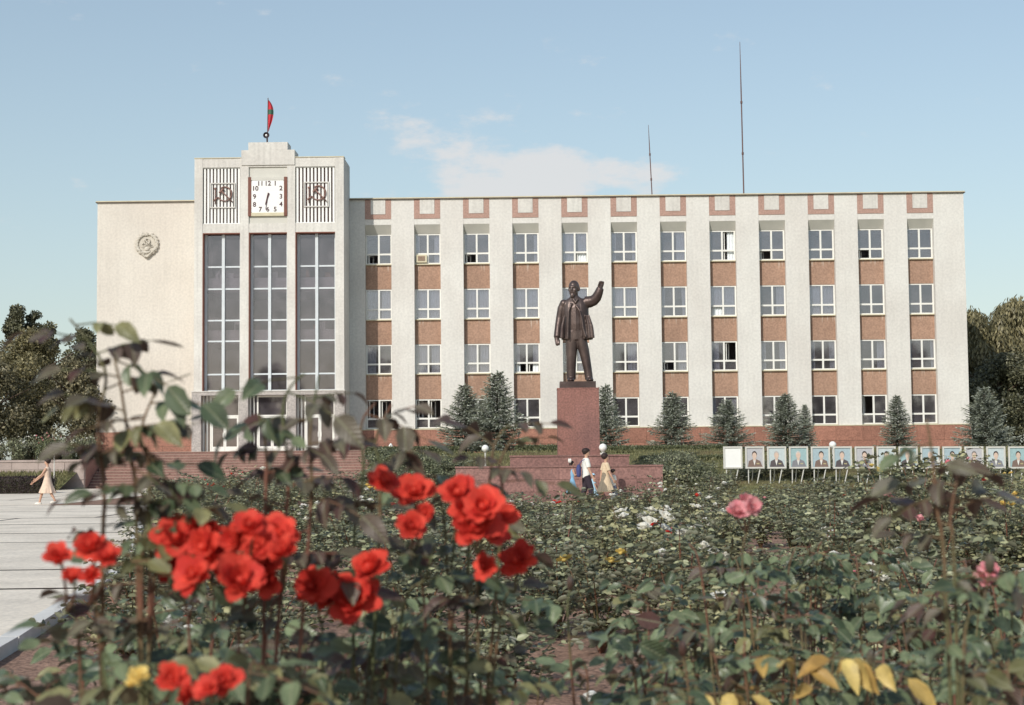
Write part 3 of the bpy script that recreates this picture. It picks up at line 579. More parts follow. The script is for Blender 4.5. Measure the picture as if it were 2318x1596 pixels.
# entrance
zl = Zz(608, 894, YT); ga = .06
SP = [(tx(434, 950), tx(455, 950)), (tx(540, 950), tx(561.4, 950)), (tx(649, 950), tx(669.6, 950)), (tx(757, 950), tx(780, 950))]
for a, b in SP: MB().box(a, b, YT - .07, YT + .75, ZLAND, zl).build('door_pier', M['greygran'], bld)
MB().box(SP[0][0], SP[3][1], YT - .072, YT + .75, zl + .001, Z0 - .002).build('door_lintel', M['greygran'], bld)
MB().box(SP[0][0] - .03, SP[3][1] + .03, YT - .11, YT + .2, Z0 - .001, Z0 + .06).build('lintel_ledge', M['tower'], bld)
for q in range(3):
    a, b = SP[q][1], SP[q + 1][0]; y0 = YT + .5; L, Rr = a + .55, b - .12; zt = ZLAND + (zl - ZLAND) * .62
    fr = MB()
    for xx in (a + .01, a + .22, L - .1, Rr): fr.box(xx, xx + .09, y0, y0 + .1, ZLAND + .002, zl - .003)
    fr.box(L - .01, Rr, y0, y0 + .1, zt, zt + .1)
    fr.box(L - .01, Rr, y0, y0 + .1, zl - .12, zl - .003)
    de = fr.build('entrance', M['whitepaint'], bld)
    xm = (L + Rr) / 2
    MB().box(L - .01, Rr, y0 + .04, y0 + .05, zt + .1, zl - .12).build('pane', M['darkglass'], de)
    for (c, d) in ((a + .10, a + .22), (a + .31, L - .1)): MB().box(c, d, y0 + .04, y0 + .05, ZLAND + .01, zl - .01).build('pane', M['darkglass'], de)
    for (c, d, hx) in ((L, xm - .008, xm - .12), (xm + .008, Rr, xm + .06)):
        dr = MB().box(c, c + .08, y0 - .01, y0 + .06, ZLAND + .01, zt - .01).box(d - .08, d, y0 - .01, y0 + .06, ZLAND + .01, zt - .01).box(c + .08, d - .08, y0 - .01, y0 + .06, ZLAND + .01, ZLAND + .30).box(c + .08, d - .08, y0 - .01, y0 + .06, zt - .1, zt - .01).build('door', M['whitepaint'], bld)
        MB().box(c + .08, d - .08, y0 + .02, y0 + .03, ZLAND + .30, zt - .1).build('pane', M['darkglass'], dr)
        MB().box(hx, hx + .05, y0 - .07, y0 - .011, ZLAND + .85, ZLAND + 1.15).build('handle', M['whitepaint'], dr)

# ------------------------------------------------------------------ entrance stairs
st = empty('staircase', ((XS0 + XS1) / 2, 93, 0), 'wide flight of reddish stone steps up to the tower entrance', 'stairs')
NS = 13; rise = (ZLAND - .002) / NS; ysr = 90.9; tr = .30
for q in range(NS):
    z0, z1 = q * rise, (q + 1) * rise; l0 = XS0 + max(0, (q - 5)) * .12
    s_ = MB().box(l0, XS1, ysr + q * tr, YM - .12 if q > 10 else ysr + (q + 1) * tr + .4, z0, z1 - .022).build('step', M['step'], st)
    MB().box(l0 - .01, XS1 + .01, ysr + q * tr - .03, ysr + (q + 1) * tr + (.0 if q < NS - 1 else 4.6), z1 - .022, z1).build('tread', M['pale_tread'], s_)
MB().box(XS0 + 1.2, XS1, ysr + 4.6, YM - .13, .2, 11 * rise - .03).build('landing_core', M['step'], st)
MB().box(XS0 - .35, XS0 - .02, 90.3, 95.4, 0, 1.72).build('cheek_wall', M['granite_b'], st)
MB().box(XS1 + .02, XS1 + .35, 90.5, 96.4, 0, 1.9).build('cheek_wall', M['granite_b'], st)
# left retaining wall
XWr = X(190, 1060, 90); rw = empty('retaining_wall', (XWr - 8, 90, 0), 'low grey stone retaining wall beside the stairs', 'wall')
x = XWr
while x > -44:
    MB().box(x - 1.5, x - .012, 90.0, 90.35, .55, 1.13).build('stone_block', M['wallstone'], rw); MB().box(x - 1.1, x + .38 if x < XWr - .1 else x - .012, 90.0, 90.35, 1.142, 1.56).build('stone_block', M['wallstone'], rw); x -= 1.5
MB().box(-44, XWr + .05, 89.95, 90.4, 1.562, 1.68).build('coping', M['wallstone'], rw)
MB().box(-44, XWr - .02, 90.05, 90.34, 0, .548).build('footing', M['wallstone'], rw)

# ------------------------------------------------------------------ things on the building
em = empty('wall_emblem', at(333, 583, YM - .02), 'round plaster state emblem with wreath and star on the blank cream wall', 'emblem')
ec = at(333, 553, YM); E = .78
mb = MB()
for q in range(34):
    a = R(100 + 340 * q / 33 + 0) if False else R(112 + 316 * q / 33); rr = E * (.80 + .05 * (q % 2)); c = Vector((ec.x + rr * math.cos(a), YM - .10, ec.z + rr * math.sin(a)))
    s0 = len(mb.v); mb.ell((0, 0, 0), (.20, .07, .085), 8, 6); mb.xf(Matrix.Translation(c) @ Matrix.Rotation(-(a + R(90) + (.5 if q % 2 else -.4)), 4, 'Y'), s0)
mb.build('wreath', M['emblem'], em, True)
poly = [(ec.x + E * .74 * math.cos(R(10 * q)), ec.z + E * .74 * math.sin(R(10 * q))) for q in range(36)]; MB().prism(poly, YM - .05, YM - .002).build('backing_disc', M['emblem'], em)
mb = MB()
for q in range(9):
    a = R(20 + 17.5 * q); s0 = len(mb.v); mb.box(-.02, .02, -.02, .02, .1, .42); mb.xf(Matrix.Translation((ec.x, YM - .08, ec.z - .30)) @ Matrix.Rotation(R(90) - a, 4, 'Y'), s0)
mb.ell((ec.x, YM - .08, ec.z - .30), (.16, .06, .14)); mb.build('rising_sun', M['emblem'], em, True)
mb = MB(); ham_sick(mb, ec.x, ec.z + .14, .42, YM - .12, .035); mb.build('hammer_and_sickle', M['emblem'], em, True)
sp = [(ec.x + (.15 if q % 2 == 0 else .06) * math.sin(R(36 * q)), ec.z + E * .80 + (.15 if q % 2 == 0 else .06) * math.cos(R(36 * q))) for q in range(10)][::-1]; MB().prism(sp, YM - .16, YM - .05).build('star', M['emblem'], em)
mb = MB()
for sx in (-1, 1):
    for q in range(4):
        z = ec.z - .30 - .13 * q; mb.tube([(ec.x + sx * (.62 - .14 * q), YM - .12, z), (ec.x + sx * (.36 - .12 * q), YM - .16, z - .16)], .075, 6)
mb.tube([(ec.x - .28, YM - .14, ec.z - .50), (ec.x, YM - .17, ec.z - .56), (ec.x + .28, YM - .14, ec.z - .50)], .09, 8); mb.tube([(ec.x - .2, YM - .12, ec.z - .72), (ec.x, YM - .15, ec.z - .82), (ec.x + .2, YM - .12, ec.z - .72)], .08, 8)
mb.build('ribbon', M['emblem'], em, True)
# flag and loudspeaker on the tower, masts on the roof
zc = tz(322.6) + .002; fy = YT + .5; fxx = X(605, 300, fy); ft = Zz(606, 225, fy)
fl = empty('flag', (fxx, fy, zc), 'red flag with a green stripe hanging from a pole on the tower', 'flag')
MB().tube([(fxx, fy, zc), (fxx + .04, fy, ft)], [.035, .022], 8).tube([(fxx + .04, fy, ft), (fxx + .04, fy, ft + .12)], [.04, .005], 6).build('flagpole', M['mast'], fl)
def drape(z0f, z1f, mat, name):
    mb = MB(); n = 14; hz = ft - Zz(606, 296, fy); G = []
    for i in range(n + 1):
        v = z0f + (z1f - z0f) * i / n; row = []
        wd = .30 * math.sin(math.pi * min(1, max(0, v)) ** .75) + .02
        for j in range(7): u = j / 6; row.append((fxx + .05 + wd * u, fy + .10 * math.sin(u * 7 + v * 3) * u, ft - .05 - hz * v))
        G.append(row)
    for i in range(n):
        for j in range(6): mb.quad(G[i][j], G[i][j + 1], G[i + 1][j + 1], G[i + 1][j])
    mb.build(name, mat, fl, True)
drape(0, .30, M['flagred'], 'flag_cloth'); drape(.30, .46, M['flaggreen'], 'green_stripe'); drape(.46, 1, M['flagred'], 'flag_cloth')
ls = empty('loudspeaker', (fxx - .06, fy - .3, zc), 'black round horn loudspeaker under the flag on the tower', 'loudspeaker')
lz = Zz(603, 307, fy - .3); lx = X(603, 307, fy - .3)
mb = MB().tube([(lx, fy - .42, lz), (lx, fy - .40, lz), (lx, fy - .25, lz), (lx, fy - .1, lz)], [.19, .20, .09, .07], 20, cap=False); mb.tube([(lx, fy - .42, lz), (lx, fy - .36, lz)], [.19, .10], 20, cap=False); mb.build('horn', M['black'], ls, True)
MB().ell((lx, fy - .38, lz), (.07, .05, .07), 12, 8).build('horn_centre', M['white'], ls, True)
MB().tube([(lx, fy - .2, zc), (lx, fy - .2, lz)], .025, 6).build('bracket', M['mast'], ls)
for (px, yt, pb, yb, r_, lab) in ((1467, 283, 1476, 440, .035, 'short thin steel antenna mast on the flat roof'), (1674, 95, 1683, 436, .045, 'tall thin steel antenna mast on the flat roof')):
    Ym = YM + 2.5; b0 = at(pb, yb, Ym); t0 = at(px, yt, Ym); b0.z = ZROOF - .01
    ms = empty('antenna_mast', b0, lab, 'antenna'); MB().tube([b0, b0.lerp(t0, .7), t0], [r_, r_ * .9, r_ * .35], 6).build('mast_pole', M['mast'], ms)
    for q in (.3, .62): c = b0.lerp(t0, q); MB().tube([c - Vector((0, 0, .08)), c + Vector((0, 0, .08))], r_ * 1.6, 6).build('mast_joint', M['mast'], ms)
# air conditioners in two top-floor windows
def aircon(i, lab):
    x0 = edges[i] + .10; z0 = WB[0] + .08; w_, h_ = .68, .50; y0 = YR - .16
    ac = empty('air_conditioner', (x0 + w_ / 2, y0 + .1, z0), lab, 'air conditioner')
    MB().box(x0, x0 + w_, y0, y0 + .17, z0, z0 + h_).build('casing', M['roofedge'], ac)
    MB().box(x0 + .12, x0 + w_ - .12, y0 - .012, y0 - .002, z0 + .10, z0 + h_ - .1).build('vent_panel', M['clockframe'], ac)
    for q in range(4): MB().box(x0 + .13, x0 + w_ - .13, y0 - .03, y0 - .013, z0 + .13 + q * .07, z0 + .15 + q * .07).build('slat', M['roofedge'], ac)
aircon(1, 'boxy air conditioner filling a lower pane of a top-floor window')

# ------------------------------------------------------------------ monument
YS = 56.0
podium = empty('monument_base', (at(1300, 1100, 54).x, 55, 0), 'stepped reddish granite base below the statue pedestal', 'monument base')
def tier(xa, xb, y0, y1, z0, z1, sw, rows_):
    n = max(1, round((xb - xa) / sw)); hz = (z1 - z0 - .06) / rows_
    for r_ in range(rows_):
        for q in range(n):
            off = .5 if (r_ % 2 and n > 2) else 0; a = xa + (xb - xa) * (q + (off if q else 0)) / n; b = xa + (xb - xa) * (q + 1 + (off if q < n - 1 else 0)) / n
            MB().box(a + .004, b - .004, y0 + .005 * rnd.random(), y0 + .4, z0 + r_ * hz + .004, z0 + (r_ + 1) * hz - .004).build('granite_block', M['granite_b'], podium)
    MB().box(xa + .01, xb - .01, y0 + .4, y1, z0, z1 - .06).build('tier_core', M['granite_b'], podium)
    MB().box(xa - .02, xb + .02, y0 - .03, y1, z1 - .058, z1).build('tier_cap', M['granite_b'], podium)
zu, zw = Zz(1250, 1030, 54.6), Zz(1150, 1055, 53.9)
tier(X(1154, 1060, 54.6), X(1424, 1060, 54.6), 54.6, 58.4, 0, zu, 1.6, 4)
tier(X(1031, 1090, 53.9), X(1500, 1090, 53.9), 53.9, 54.57, 0, zw, 1.9, 3)
YP = YS - .75
ped = empty('pedestal', at(1308, 1031, YS) , 'tall smooth reddish granite pedestal carrying the statue', 'pedestal')
pz1 = Zz(1308, 880, YP); px0, px1 = X(1262, 950, YP), X(1356, 950, YP)
mb = MB().box(px0, px1, YP, YP + 1.45, zu + .001, pz1); mb.v = [((x - (px0 + px1) / 2) * (1.0 if z > 2.5 else 1.012) + (px0 + px1) / 2, y, z) for x, y, z in mb.v]; mb.build('shaft', M['granite_p'], ped)
MB().box(px0 - .01, px1 + .01, YP - .015, YP + 1.46, pz1 + .001, pz1 + .035).build('shaft_cap', M['granite_p'], ped)
sz0 = Zz(1308, 863, YP + .1); zp = pz1 + .036
sto = Vector((at(1304, 862, YS).x, YS, zp))
statue = empty('statue', sto, 'dark bronze statue of a bald bearded man in an open coat with one arm raised', 'statue')
bx = X(1267, 870, YP + .1), X(1348.5, 870, YP + .1)
MB().box(bx[0], bx[1], YP + .12, YP + 1.3, zp, sz0).build('bronze_plinth', M['bronze'], statue)
mb = MB()
# trousers, torso
mb.loft([(-.17, .02, .10, .155, .17), (-.17, .02, .45, .165, .175), (-.16, .01, .80, .175, .19), (-.15, 0, 1.15, .20, .21), (-.13, 0, 1.5, .22, .24), (-.10, 0, 1.75, .22, .26)], 18)
mb.loft([(.44, -.06, .08, .14, .16), (.40, -.05, .40, .145, .17), (.33, -.03, .80, .165, .185), (.26, -.02, 1.15, .19, .21), (.17, 0, 1.5, .21, .24), (.10, 0, 1.75, .22, .26)], 18)
mb.loft([(0, 0, 1.45, .30, .25), (0, 0, 1.75, .335, .27), (.01, -.01, 2.0, .345, .29), (.01, -.01, 2.3, .36, .29), (.01, .0, 2.55, .40, .29), (.01, .02, 2.75, .38, .26), (0, .03, 2.88, .24, .20), (-.03, .02, 2.98, .14, .14)], 24)
for (fx_, fy_) in ((-.19, -.12), (.46, -.20)): mb.ell((fx_, fy_, .07), (.13, .27, .09), 14, 8); mb.ell((fx_, fy_ + .16, .12), (.12, .14, .12), 12, 8)
# head, turned a little to its right
hs = len(mb.v)
mb.tube([(0, .02, -.36), (0, .0, -.1)], [.135, .125], 14); mb.ell((0, .03, .05), (.168, .20, .215), 20, 14); mb.ell((0, -.03, -.10), (.135, .16, .17), 16, 12)
mb.ell((0, -.19, -.02), (.035, .055, .07), 10, 8); mb.ell((0, -.155, .065), (.125, .05, .03), 12, 6); mb.ell((0, -.16, -.105), (.085, .05, .028), 10, 6); mb.ell((0, -.145, -.215), (.075, .075, .085), 12, 8)
for sx in (-1, 1): mb.ell((sx * .172, .04, -.01), (.025, .05, .075), 8, 8); mb.ell((sx * .085, -.13, -.045), (.055, .05, .05), 10, 8)
mb.xf(Matrix.Translation((-.05, -.03, 3.225)) @ Matrix.Rotation(R(-22), 4, 'Z') @ Matrix.Rotation(R(4), 4, 'X') @ Matrix.Scale(1.10, 4), hs)
# coat: shell open at the front
front = R(270)
mb.loft([(.05, .03, 1.47, .55, .40), (.04, .03, 1.75, .505, .38), (.02, .02, 2.1, .455, .36), (.01, .02, 2.4, .445, .345), (.01, .03, 2.65, .44, .31), (.01, .04, 2.80, .39, .26), (0, .05, 2.90, .26, .21)], 40, front + R(22), front + R(360 - 34), thick=.07)
for (pts, rr) in (([(.02, -.30, 2.62), (.13, -.36, 2.45), (.20, -.37, 2.18)], .034), ([(-.14, -.27, 2.70), (-.24, -.35, 2.45), (-.27, -.37, 2.0), (-.28, -.38, 1.50)], .036), ([(.20, -.36, 2.2), (.24, -.37, 1.85), (.34, -.37, 1.52)], .04), ([(-.08, -.24, 2.86), (.0, -.29, 2.72), (.08, -.24, 2.86)], .045)): mb.tube(pts, rr, 8)
for sx, x_ in ((1, .44), (1, .54), (-1, -.46)): mb.tube([(x_ * .82, -.28, 2.3), (x_, -.27, 1.9), (x_ * 1.06, -.26, 1.50)], [.03, .06, .075], 8)
mb.tube([(.0, -.29, 2.6), (.0, -.305, 2.2), (.0, -.285, 1.8)], .018, 6)
# hanging arm
mb.tube([(-.40, .03, 2.72), (-.475, .05, 2.55), (-.545, .05, 2.23), (-.60, .0, 1.9), (-.635, -.08, 1.55)], [.14, .145, .128, .122, .13], 16)
mb.ell((-.40, .03, 2.72), (.14, .18, .15)); mb.tube([(-.66, -.08, 1.62), (-.64, -.13, 1.40)], [(.09, .075), (.085, .06)], 12)
# raised arm
mb.tube([(.34, .02, 2.76), (.50, -.02, 2.77), (.63, -.08, 2.81), (.73, -.14, 2.91), (.80, -.19, 3.06), (.86, -.22, 3.22)], [.20, .205, .19, .175, .15, .125], 16)
mb.ell((.42, .02, 2.78), (.18, .2, .17)); mb.tube([(.85, -.22, 3.14), (.875, -.225, 3.33)], [(.075, .09), (.095, .075)], 12)
for q in range(4): mb.tube([(.82 + q * .042, -.23, 3.30), (.825 + q * .045, -.26, 3.40), (.83 + q * .047, -.31, 3.455 - .012 * abs(q - 1))], [.034, .032, .026], 8)
mb.tube([(.83, -.23, 3.22), (.79, -.30, 3.30), (.81, -.33, 3.38)], [.038, .034, .027], 8)
for q in range(4): mb.tube([(-.69 + q * .035, -.15, 1.42), (-.685 + q * .035, -.19, 1.33), (-.66 + q * .03, -.17, 1.25 + .012 * abs(q - 1))], [.034, .032, .027], 8)
mb.tube([(-.58, -.13, 1.46), (-.565, -.19, 1.38), (-.58, -.21, 1.32)], [.036, .034, .027], 8)
k = (Zz(1300, 638, YS) - sz0) / 3.46
mb.v = [(sto.x + x * k, sto.y + y * k, sz0 + z * k - .01) for x, y, z in mb.v]
fuse(mb, 'figure', M['bronze'], .021, 3, statue, sto)

# ------------------------------------------------------------------ lamps
def lamp(px, py, Y, z0, lab, r_=.19):
    c = at(px, py, Y); o = empty('lamp_post', (c.x, Y, z0), lab, 'lamp')
    MB().tube([(c.x, Y, z0), (c.x, Y, z0 + .06), (c.x, Y, z0 + .07)], [.10, .10, .05], 12).build('lamp_base', M['polewhite'], o)
    MB().tube([(c.x, Y, z0 + .05), (c.x, Y, c.z - r_ * .9)], [.035, .028], 10).build('pole', M['polewhite'], o)
    MB().tube([(c.x, Y, c.z - r_ * 1.12), (c.x, Y, c.z - r_ * .85)], [.05, .085], 12).build('collar', M['polewhite'], o)
    MB().ell((c.x, Y, c.z), (r_, r_, r_), 20, 14).build('globe', M['globe'], o, True)
lamp(123, 1020, 84, 0.02, 'white globe lamp post on the verge before the retaining wall', .21)
lamp(1098, 1015, 60, zbank(60), 'white globe lamp post on the bank beside the spruces', .135)
lamp(1364, 1013, 55.0, zu, 'white globe lamp post close beside the pedestal', .135)
lamp(1884, 1007, 60, zbank(60), 'white globe lamp post behind the row of portrait boards', .135)
def slim(px, py, Y, z0, lab):
    c = at(px, py, Y); o = empty('garden_lamp', (c.x, Y, z0), lab, 'lamp')
    MB().tube([(c.x, Y, z0), (c.x, Y, c.z - .1)], .035, 8).build('pole', M['polewhite'], o); MB().tube([(c.x, Y, c.z - .16), (c.x, Y, c.z - .04), (c.x, Y, c.z + .1)], [.04, .12, .03], 12).build('lamp_head', M['globe'], o, True)
slim(873, 1018, 68, 0.0, 'slim white garden lamp with tapered head at the foot of the bank'); slim(884, 1008, 82, .0, 'slim white garden lamp standing near the stair cheek wall'); slim(160, 1024, 91.5, ZT - .05, 'slim white garden lamp behind the retaining wall')

# ------------------------------------------------------------------ portrait boards
hairs = [(.03, .02, .02), (.05, .035, .03), (.45, .42, .40), (.55, .52, .50), (.035, .025, .02), (.20, .18, .17)]
for nm, c in (('print_blue', (.36, .46, .50)), ('print_grey', (.46, .46, .48)), ('print_pale', (.50, .57, .58)), ('print_teal', (.32, .46, .47)), ('print_skin', (.62, .47, .38)), ('print_suit', (.10, .085, .09)), ('print_brown_suit', (.20, .14, .115)), ('print_grey_suit', (.22, .22, .24)), ('print_shirt', (.70, .70, .66)), ('print_medal', (.62, .55, .28))): M[nm] = pm(nm, c, .08, 12, .6)
for q, c in enumerate(hairs): M['print_hair%d' % q] = pm('print_hair', c, .1, 20, .7)
ordn = ['first', 'second', 'third', 'fourth', 'fifth', 'sixth', 'seventh', 'eighth', 'ninth', 'tenth', 'eleventh', 'twelfth', 'thirteenth']
BY = 57.0; bz1, bz0 = Zz(1900, 1010, BY), Zz(1900, 1060, BY)
for q in range(14):
    pxc = 1658 + q * 49.6; cx = X(pxc, 1035, BY); zt_ = Zz(pxc, 1010.5, BY); zb_ = Zz(pxc, 1060.5, BY); w2 = X(pxc + 21.5, 1035, BY) - cx
    g0 = zbank(BY)
    lab = 'white framed notice board with a plain white sheet at the end of the row' if q == 0 else 'portrait board on thin white legs, %s along from the white notice board' % ordn[q - 1]
    o = empty('portrait_board', (cx, BY, g0), lab, 'portrait board', 'portrait boards on the bank')
    t = .055
    MB().box(cx - w2, cx - w2 + t, BY - .04, BY + .02, zb_, zt_).box(cx + w2 - t, cx + w2, BY - .04, BY + .02, zb_, zt_).box(cx - w2 + t, cx + w2 - t, BY - .04, BY + .02, zt_ - t, zt_).box(cx - w2 + t, cx + w2 - t, BY - .04, BY + .02, zb_, zb_ + t).build('frame', M['polewhite'], o)
    pn = MB().box(cx - w2 + t, cx + w2 - t, BY - .006, BY + .015, zb_ + t, zt_ - t).build('panel', M['white'] if q == 0 else M[('print_blue', 'print_pale', 'print_blue', 'print_grey', 'print_teal')[(q * 3) % 5]], o)
    for (xa, xb, yb) in ((-.22, -.23, BY + .0), (-.05, -.04, BY + .45), (.26, .06, BY + .0)):
        gz = zbank(yb) - .02; MB().tube([(cx + xa, BY + .035 if yb == BY else BY + .05, zb_ + .3), (cx + xb, yb + (.035 if yb == BY else .05), gz)], .021, 8).build('leg', M['polewhite'], o)
    if q == 0: continue
    r = random.Random(q * 5 + 3); H = zt_ - zb_ - 2 * t; ox = cx + r.uniform(-.02, .03); hz = zb_ + t + H * .58; k = H / .70
    def el2(rx, rz, cx_, cz_, n=20): return [(cx_ + rx * math.cos(2 * math.pi * i / n), cz_ + rz * math.sin(2 * math.pi * i / n)) for i in range(n)]
    sm = M[['print_suit', 'print_brown_suit', 'print_grey_suit'][(q * 2 + 2) % 3]]; wb = min(.25 * k, w2 - t - .004); zb2 = zb_ + t + .003
    MB().prism([(ox - wb, zb2), (cx + w2 - t - .004, zb2), (ox + .21 * k, hz - .19 * k), (ox + .07 * k, hz - .12 * k), (ox - .07 * k, hz - .12 * k), (ox - .21 * k, hz - .19 * k)], BY - .010, BY - .006).build('printed_suit', sm, pn)
    MB().prism([(ox - .005, zb2 + .05 * k), (ox + .055 * k, hz - .13 * k), (ox - .055 * k, hz - .13 * k)], BY - .013, BY - .010).build('printed_shirt', M['print_shirt'], pn)
    MB().prism(el2(.092 * k, .125 * k, ox, hz + .055 * k), BY - .014, BY - .010).build('printed_hair', M['print_hair%d' % (q % 6)], pn)
    MB().prism(el2(.080 * k, .115 * k, ox, hz + .012 * k), BY - .018, BY - .014).build('printed_face', M['print_skin'], pn)
    MB().prism([(ox - .045 * k, hz - .16 * k), (ox + .045 * k, hz - .16 * k), (ox + .045 * k, hz - .05 * k), (ox - .045 * k, hz - .05 * k)], BY - .016, BY - .013).build('printed_neck', M['print_skin'], pn)
    for m_ in range(3): MB().box(ox + (.08 + .035 * m_) * k, ox + (.10 + .035 * m_) * k, BY - .013, BY - .010, zb2 + .10 * k, zb2 + .14 * k).build('printed_medal', M['print_medal'], pn)

# ------------------------------------------------------------------ people
def person(loc, heading, H, label, look, group=None, stride=.28, armf=(.25, -.25), shirt=None, trousers=None, dress=None, sleeve='short', hair='short', hat=None, bow=False, reach=None, bend=0):
    """built facing +x, 1.75 m tall, then scaled and turned"""
    mb = MB(); hp, sh = .90, 1.42
    L = []
    for sy, fw in ((-.095, stride), (.095, -stride)):
        hip = Vector((0, sy, hp)); ank = Vector((fw, sy * .9, .09 + (.05 if fw < 0 else 0))); knee = (hip + ank) / 2 + Vector((.06, 0, .02))
        mb.tube([hip, hip.lerp(knee, .5), knee, knee.lerp(ank, .35), ank], [.085, .078, .056, .058, .038], 12); L.append((hip, knee, ank))
        mb.tube([ank + Vector((-.06, 0, -.045)), ank + Vector((.06, 0, -.055)), ank + Vector((.17, 0, -.065))], [.040, .042, .026], 10)
    mb.loft([(0, 0, .86, .10, .155), (0, 0, .98, .10, .16), (0, 0, 1.10, .09, .135), (.01, 0, 1.28, .11, .165), (.0, 0, 1.40, .09, .165), (0, 0, 1.47, .05, .07)], 20)
    mb.tube([(0, 0, 1.44), (.02, 0, 1.56)], [.055, .05], 12)
    mb.ell((.02, 0, 1.645), (.095, .078, .115), 18, 14); mb.ell((.06, 0, 1.60), (.055, .058, .07), 12, 10); mb.ell((.118, 0, 1.635), (.018, .014, .028), 8, 6); mb.ell((.108, 0, 1.585), (.015, .026, .010), 8, 6)
    for sy in (-1, 1): mb.ell((.015, sy * .08, 1.64), (.022, .01, .032), 8, 6); mb.ell((.098, sy * .032, 1.66), (.014, .016, .009), 8, 6)
    A = []
    for sy, fw in ((-1, armf[0]), (1, armf[1])):
        s = Vector((0, sy * .185, sh - .02)); e = s + Vector((fw * .55, sy * .035, -.29)); w_ = e + Vector((fw * .55 + .05, -sy * .01, -.25))
        if reach and sy == reach[0]: e = s + Vector(reach[1]); w_ = e + Vector(reach[2])
        mb.tube([s, s.lerp(e, .5), e, e.lerp(w_, .4), w_], [.056, .048, .040, .040, .028], 10)
        d = (w_ - e).normalized(); mb.tube([w_ - d * .01, w_ + d * .05, w_ + d * .09], [(.03, .026), (.042, .022), (.038, .018)], 8); A.append((s, e, w_, d))
    body = fuse(mb, 'person', M['skin'], .016, 2)
    fm = MB()
    for (s, e, w_, d) in A:                   # fingers close to the palm, slightly curled, thumb to the side
        sd = d.cross(Vector((0, 1, 0))); sd = sd.normalized() if sd.length > .1 else Vector((1, 0, 0)); cu = Vector((0, -1 if s.y > 0 else 1, 0))
        for q in range(4):
            b = w_ + d * .085 + sd * (.027 - .018 * q); ln = (.07, .078, .072, .055)[q]; fm.tube([b - d * .02, b + d * ln * .5 + cu * .008, b + d * ln + cu * .028], [.0095, .009, .007], 6)
        b = w_ + d * .03 + sd * .03; fm.tube([b, b + d * .03 + sd * .025, b + d * .065 + sd * .03], [.012, .011, .008], 6)
    bm = bmesh.new(); bm.from_mesh(body.data); tm = fm.mesh('f', None); bm.from_mesh(tm); bm.to_mesh(body.data); bm.free(); body.data.shade_smooth()
    def add(m2, name, mat, vox=.014): o = fuse(m2, name, M[mat], vox, 2, body); return o
    def sleeves(m2, full):
        for (s, e, w_, d) in A:
            if full: m2.tube([s - Vector((0, math.copysign(.05, s.y), -.02)), s, e, w_], [.075, .078, .062, .05], 12)
            else: m2.tube([s - Vector((0, math.copysign(.05, s.y), -.02)), s, s.lerp(e, .75)], [.075, .080, .075], 12)
    if shirt:
        m2 = MB().loft([(0, 0, .86, .135, .185), (0, 0, .98, .135, .185), (0, 0, 1.12, .125, .165), (.01, 0, 1.28, .135, .19), (0, 0, 1.40, .11, .19), (0, 0, 1.475, .07, .09)], 24); sleeves(m2, sleeve == 'long'); add(m2, 'shirt', shirt)
    if trousers:
        m2 = MB().loft([(0, 0, .82, .12, .165), (0, 0, .93, .125, .172), (0, 0, .99, .12, .165)], 20)
        for h_, k_, a_ in L: m2.tube([h_ + Vector((0, 0, .02)), h_.lerp(k_, .5), k_, k_.lerp(a_, .5), a_ + Vector((0, 0, -.02))], [.11, .105, .09, .085, .085], 14)
        add(m2, 'trousers', trousers)
        m2 = MB()
        for h_, k_, a_ in L: m2.tube([a_ + Vector((-.075, 0, -.045)), a_ + Vector((.06, 0, -.05)), a_ + Vector((.19, 0, -.062))], [.05, .052, .034], 10)
        m2.build('shoes', M['black'], body, True)
    if dress:
        m2 = MB().loft([(.0, 0, .42, .32, .26), (0, 0, .60, .26, .235), (0, 0, .85, .175, .20), (0, 0, 1.05, .125, .155), (.01, 0, 1.25, .14, .18), (0, 0, 1.39, .105, .18), (0, 0, 1.46, .06, .09)], 28)
        for q in range(8): a_ = q * math.pi / 4; m2.tube([(.11 * math.cos(a_), .14 * math.sin(a_), .95), (.31 * math.cos(a_), .25 * math.sin(a_), .43)], [.02, .045], 8)
        sleeves(m2, sleeve == 'long') if sleeve != 'none' else None
        add(m2, 'dress', dress, .016)
        m2 = MB()
        for h_, k_, a_ in L: m2.tube([a_ + Vector((-.07, 0, -.055)), a_ + Vector((.06, 0, -.06)), a_ + Vector((.18, 0, -.07))], [.043, .045, .03], 10)
        m2.build('shoes', M['white_cloth'], body, True)
    m2 = MB().ell((-.005, 0, 1.675), (.112, .098, .108), 18, 12)
    if hair == 'long': m2.ell((-.05, 0, 1.58), (.075, .095, .14), 14, 10)
    if hair == 'bun': m2.ell((-.03, 0, 1.70), (.13, .118, .12), 14, 10)
    if hair == 'full': m2.ell((.0, 0, 1.70), (.135, .118, .095), 14, 10)
    v0 = [v for v in m2.v]; m2.v = [(x - (.035 if x > .05 and z < 1.69 else 0), y, z) for x, y, z in v0]
    add(m2, 'hair', 'hair', .014)
    if hat: m2 = MB().ell((-.01, 0, 1.72), (.12, .11, .075), 16, 10).tube([(0, 0, 1.685), (0, 0, 1.70)], [.175, .15], 18); m2.build('sun_hat', M[hat], body, True)
    if bow:
        m2 = MB()
        for sy in (-1, 1): s0 = len(m2.v); m2.ell((0, 0, 0), (.05, .12, .09), 12, 8); m2.xf(Matrix.Translation((-.09, sy * .10, 1.78)) @ Matrix.Rotation(R(35 * sy), 4, 'X'), s0)
        m2.ell((-.085, 0, 1.755), (.045, .04, .045), 10, 8); m2.build('hair_bow', M['white_cloth'], body, True)
    body.location = loc; body.scale = (H / 1.76,) * 3; body.rotation_euler = (0, 0, R(heading))
    return tag(body, label, 'person', group)
GP = 'family walking past the monument'
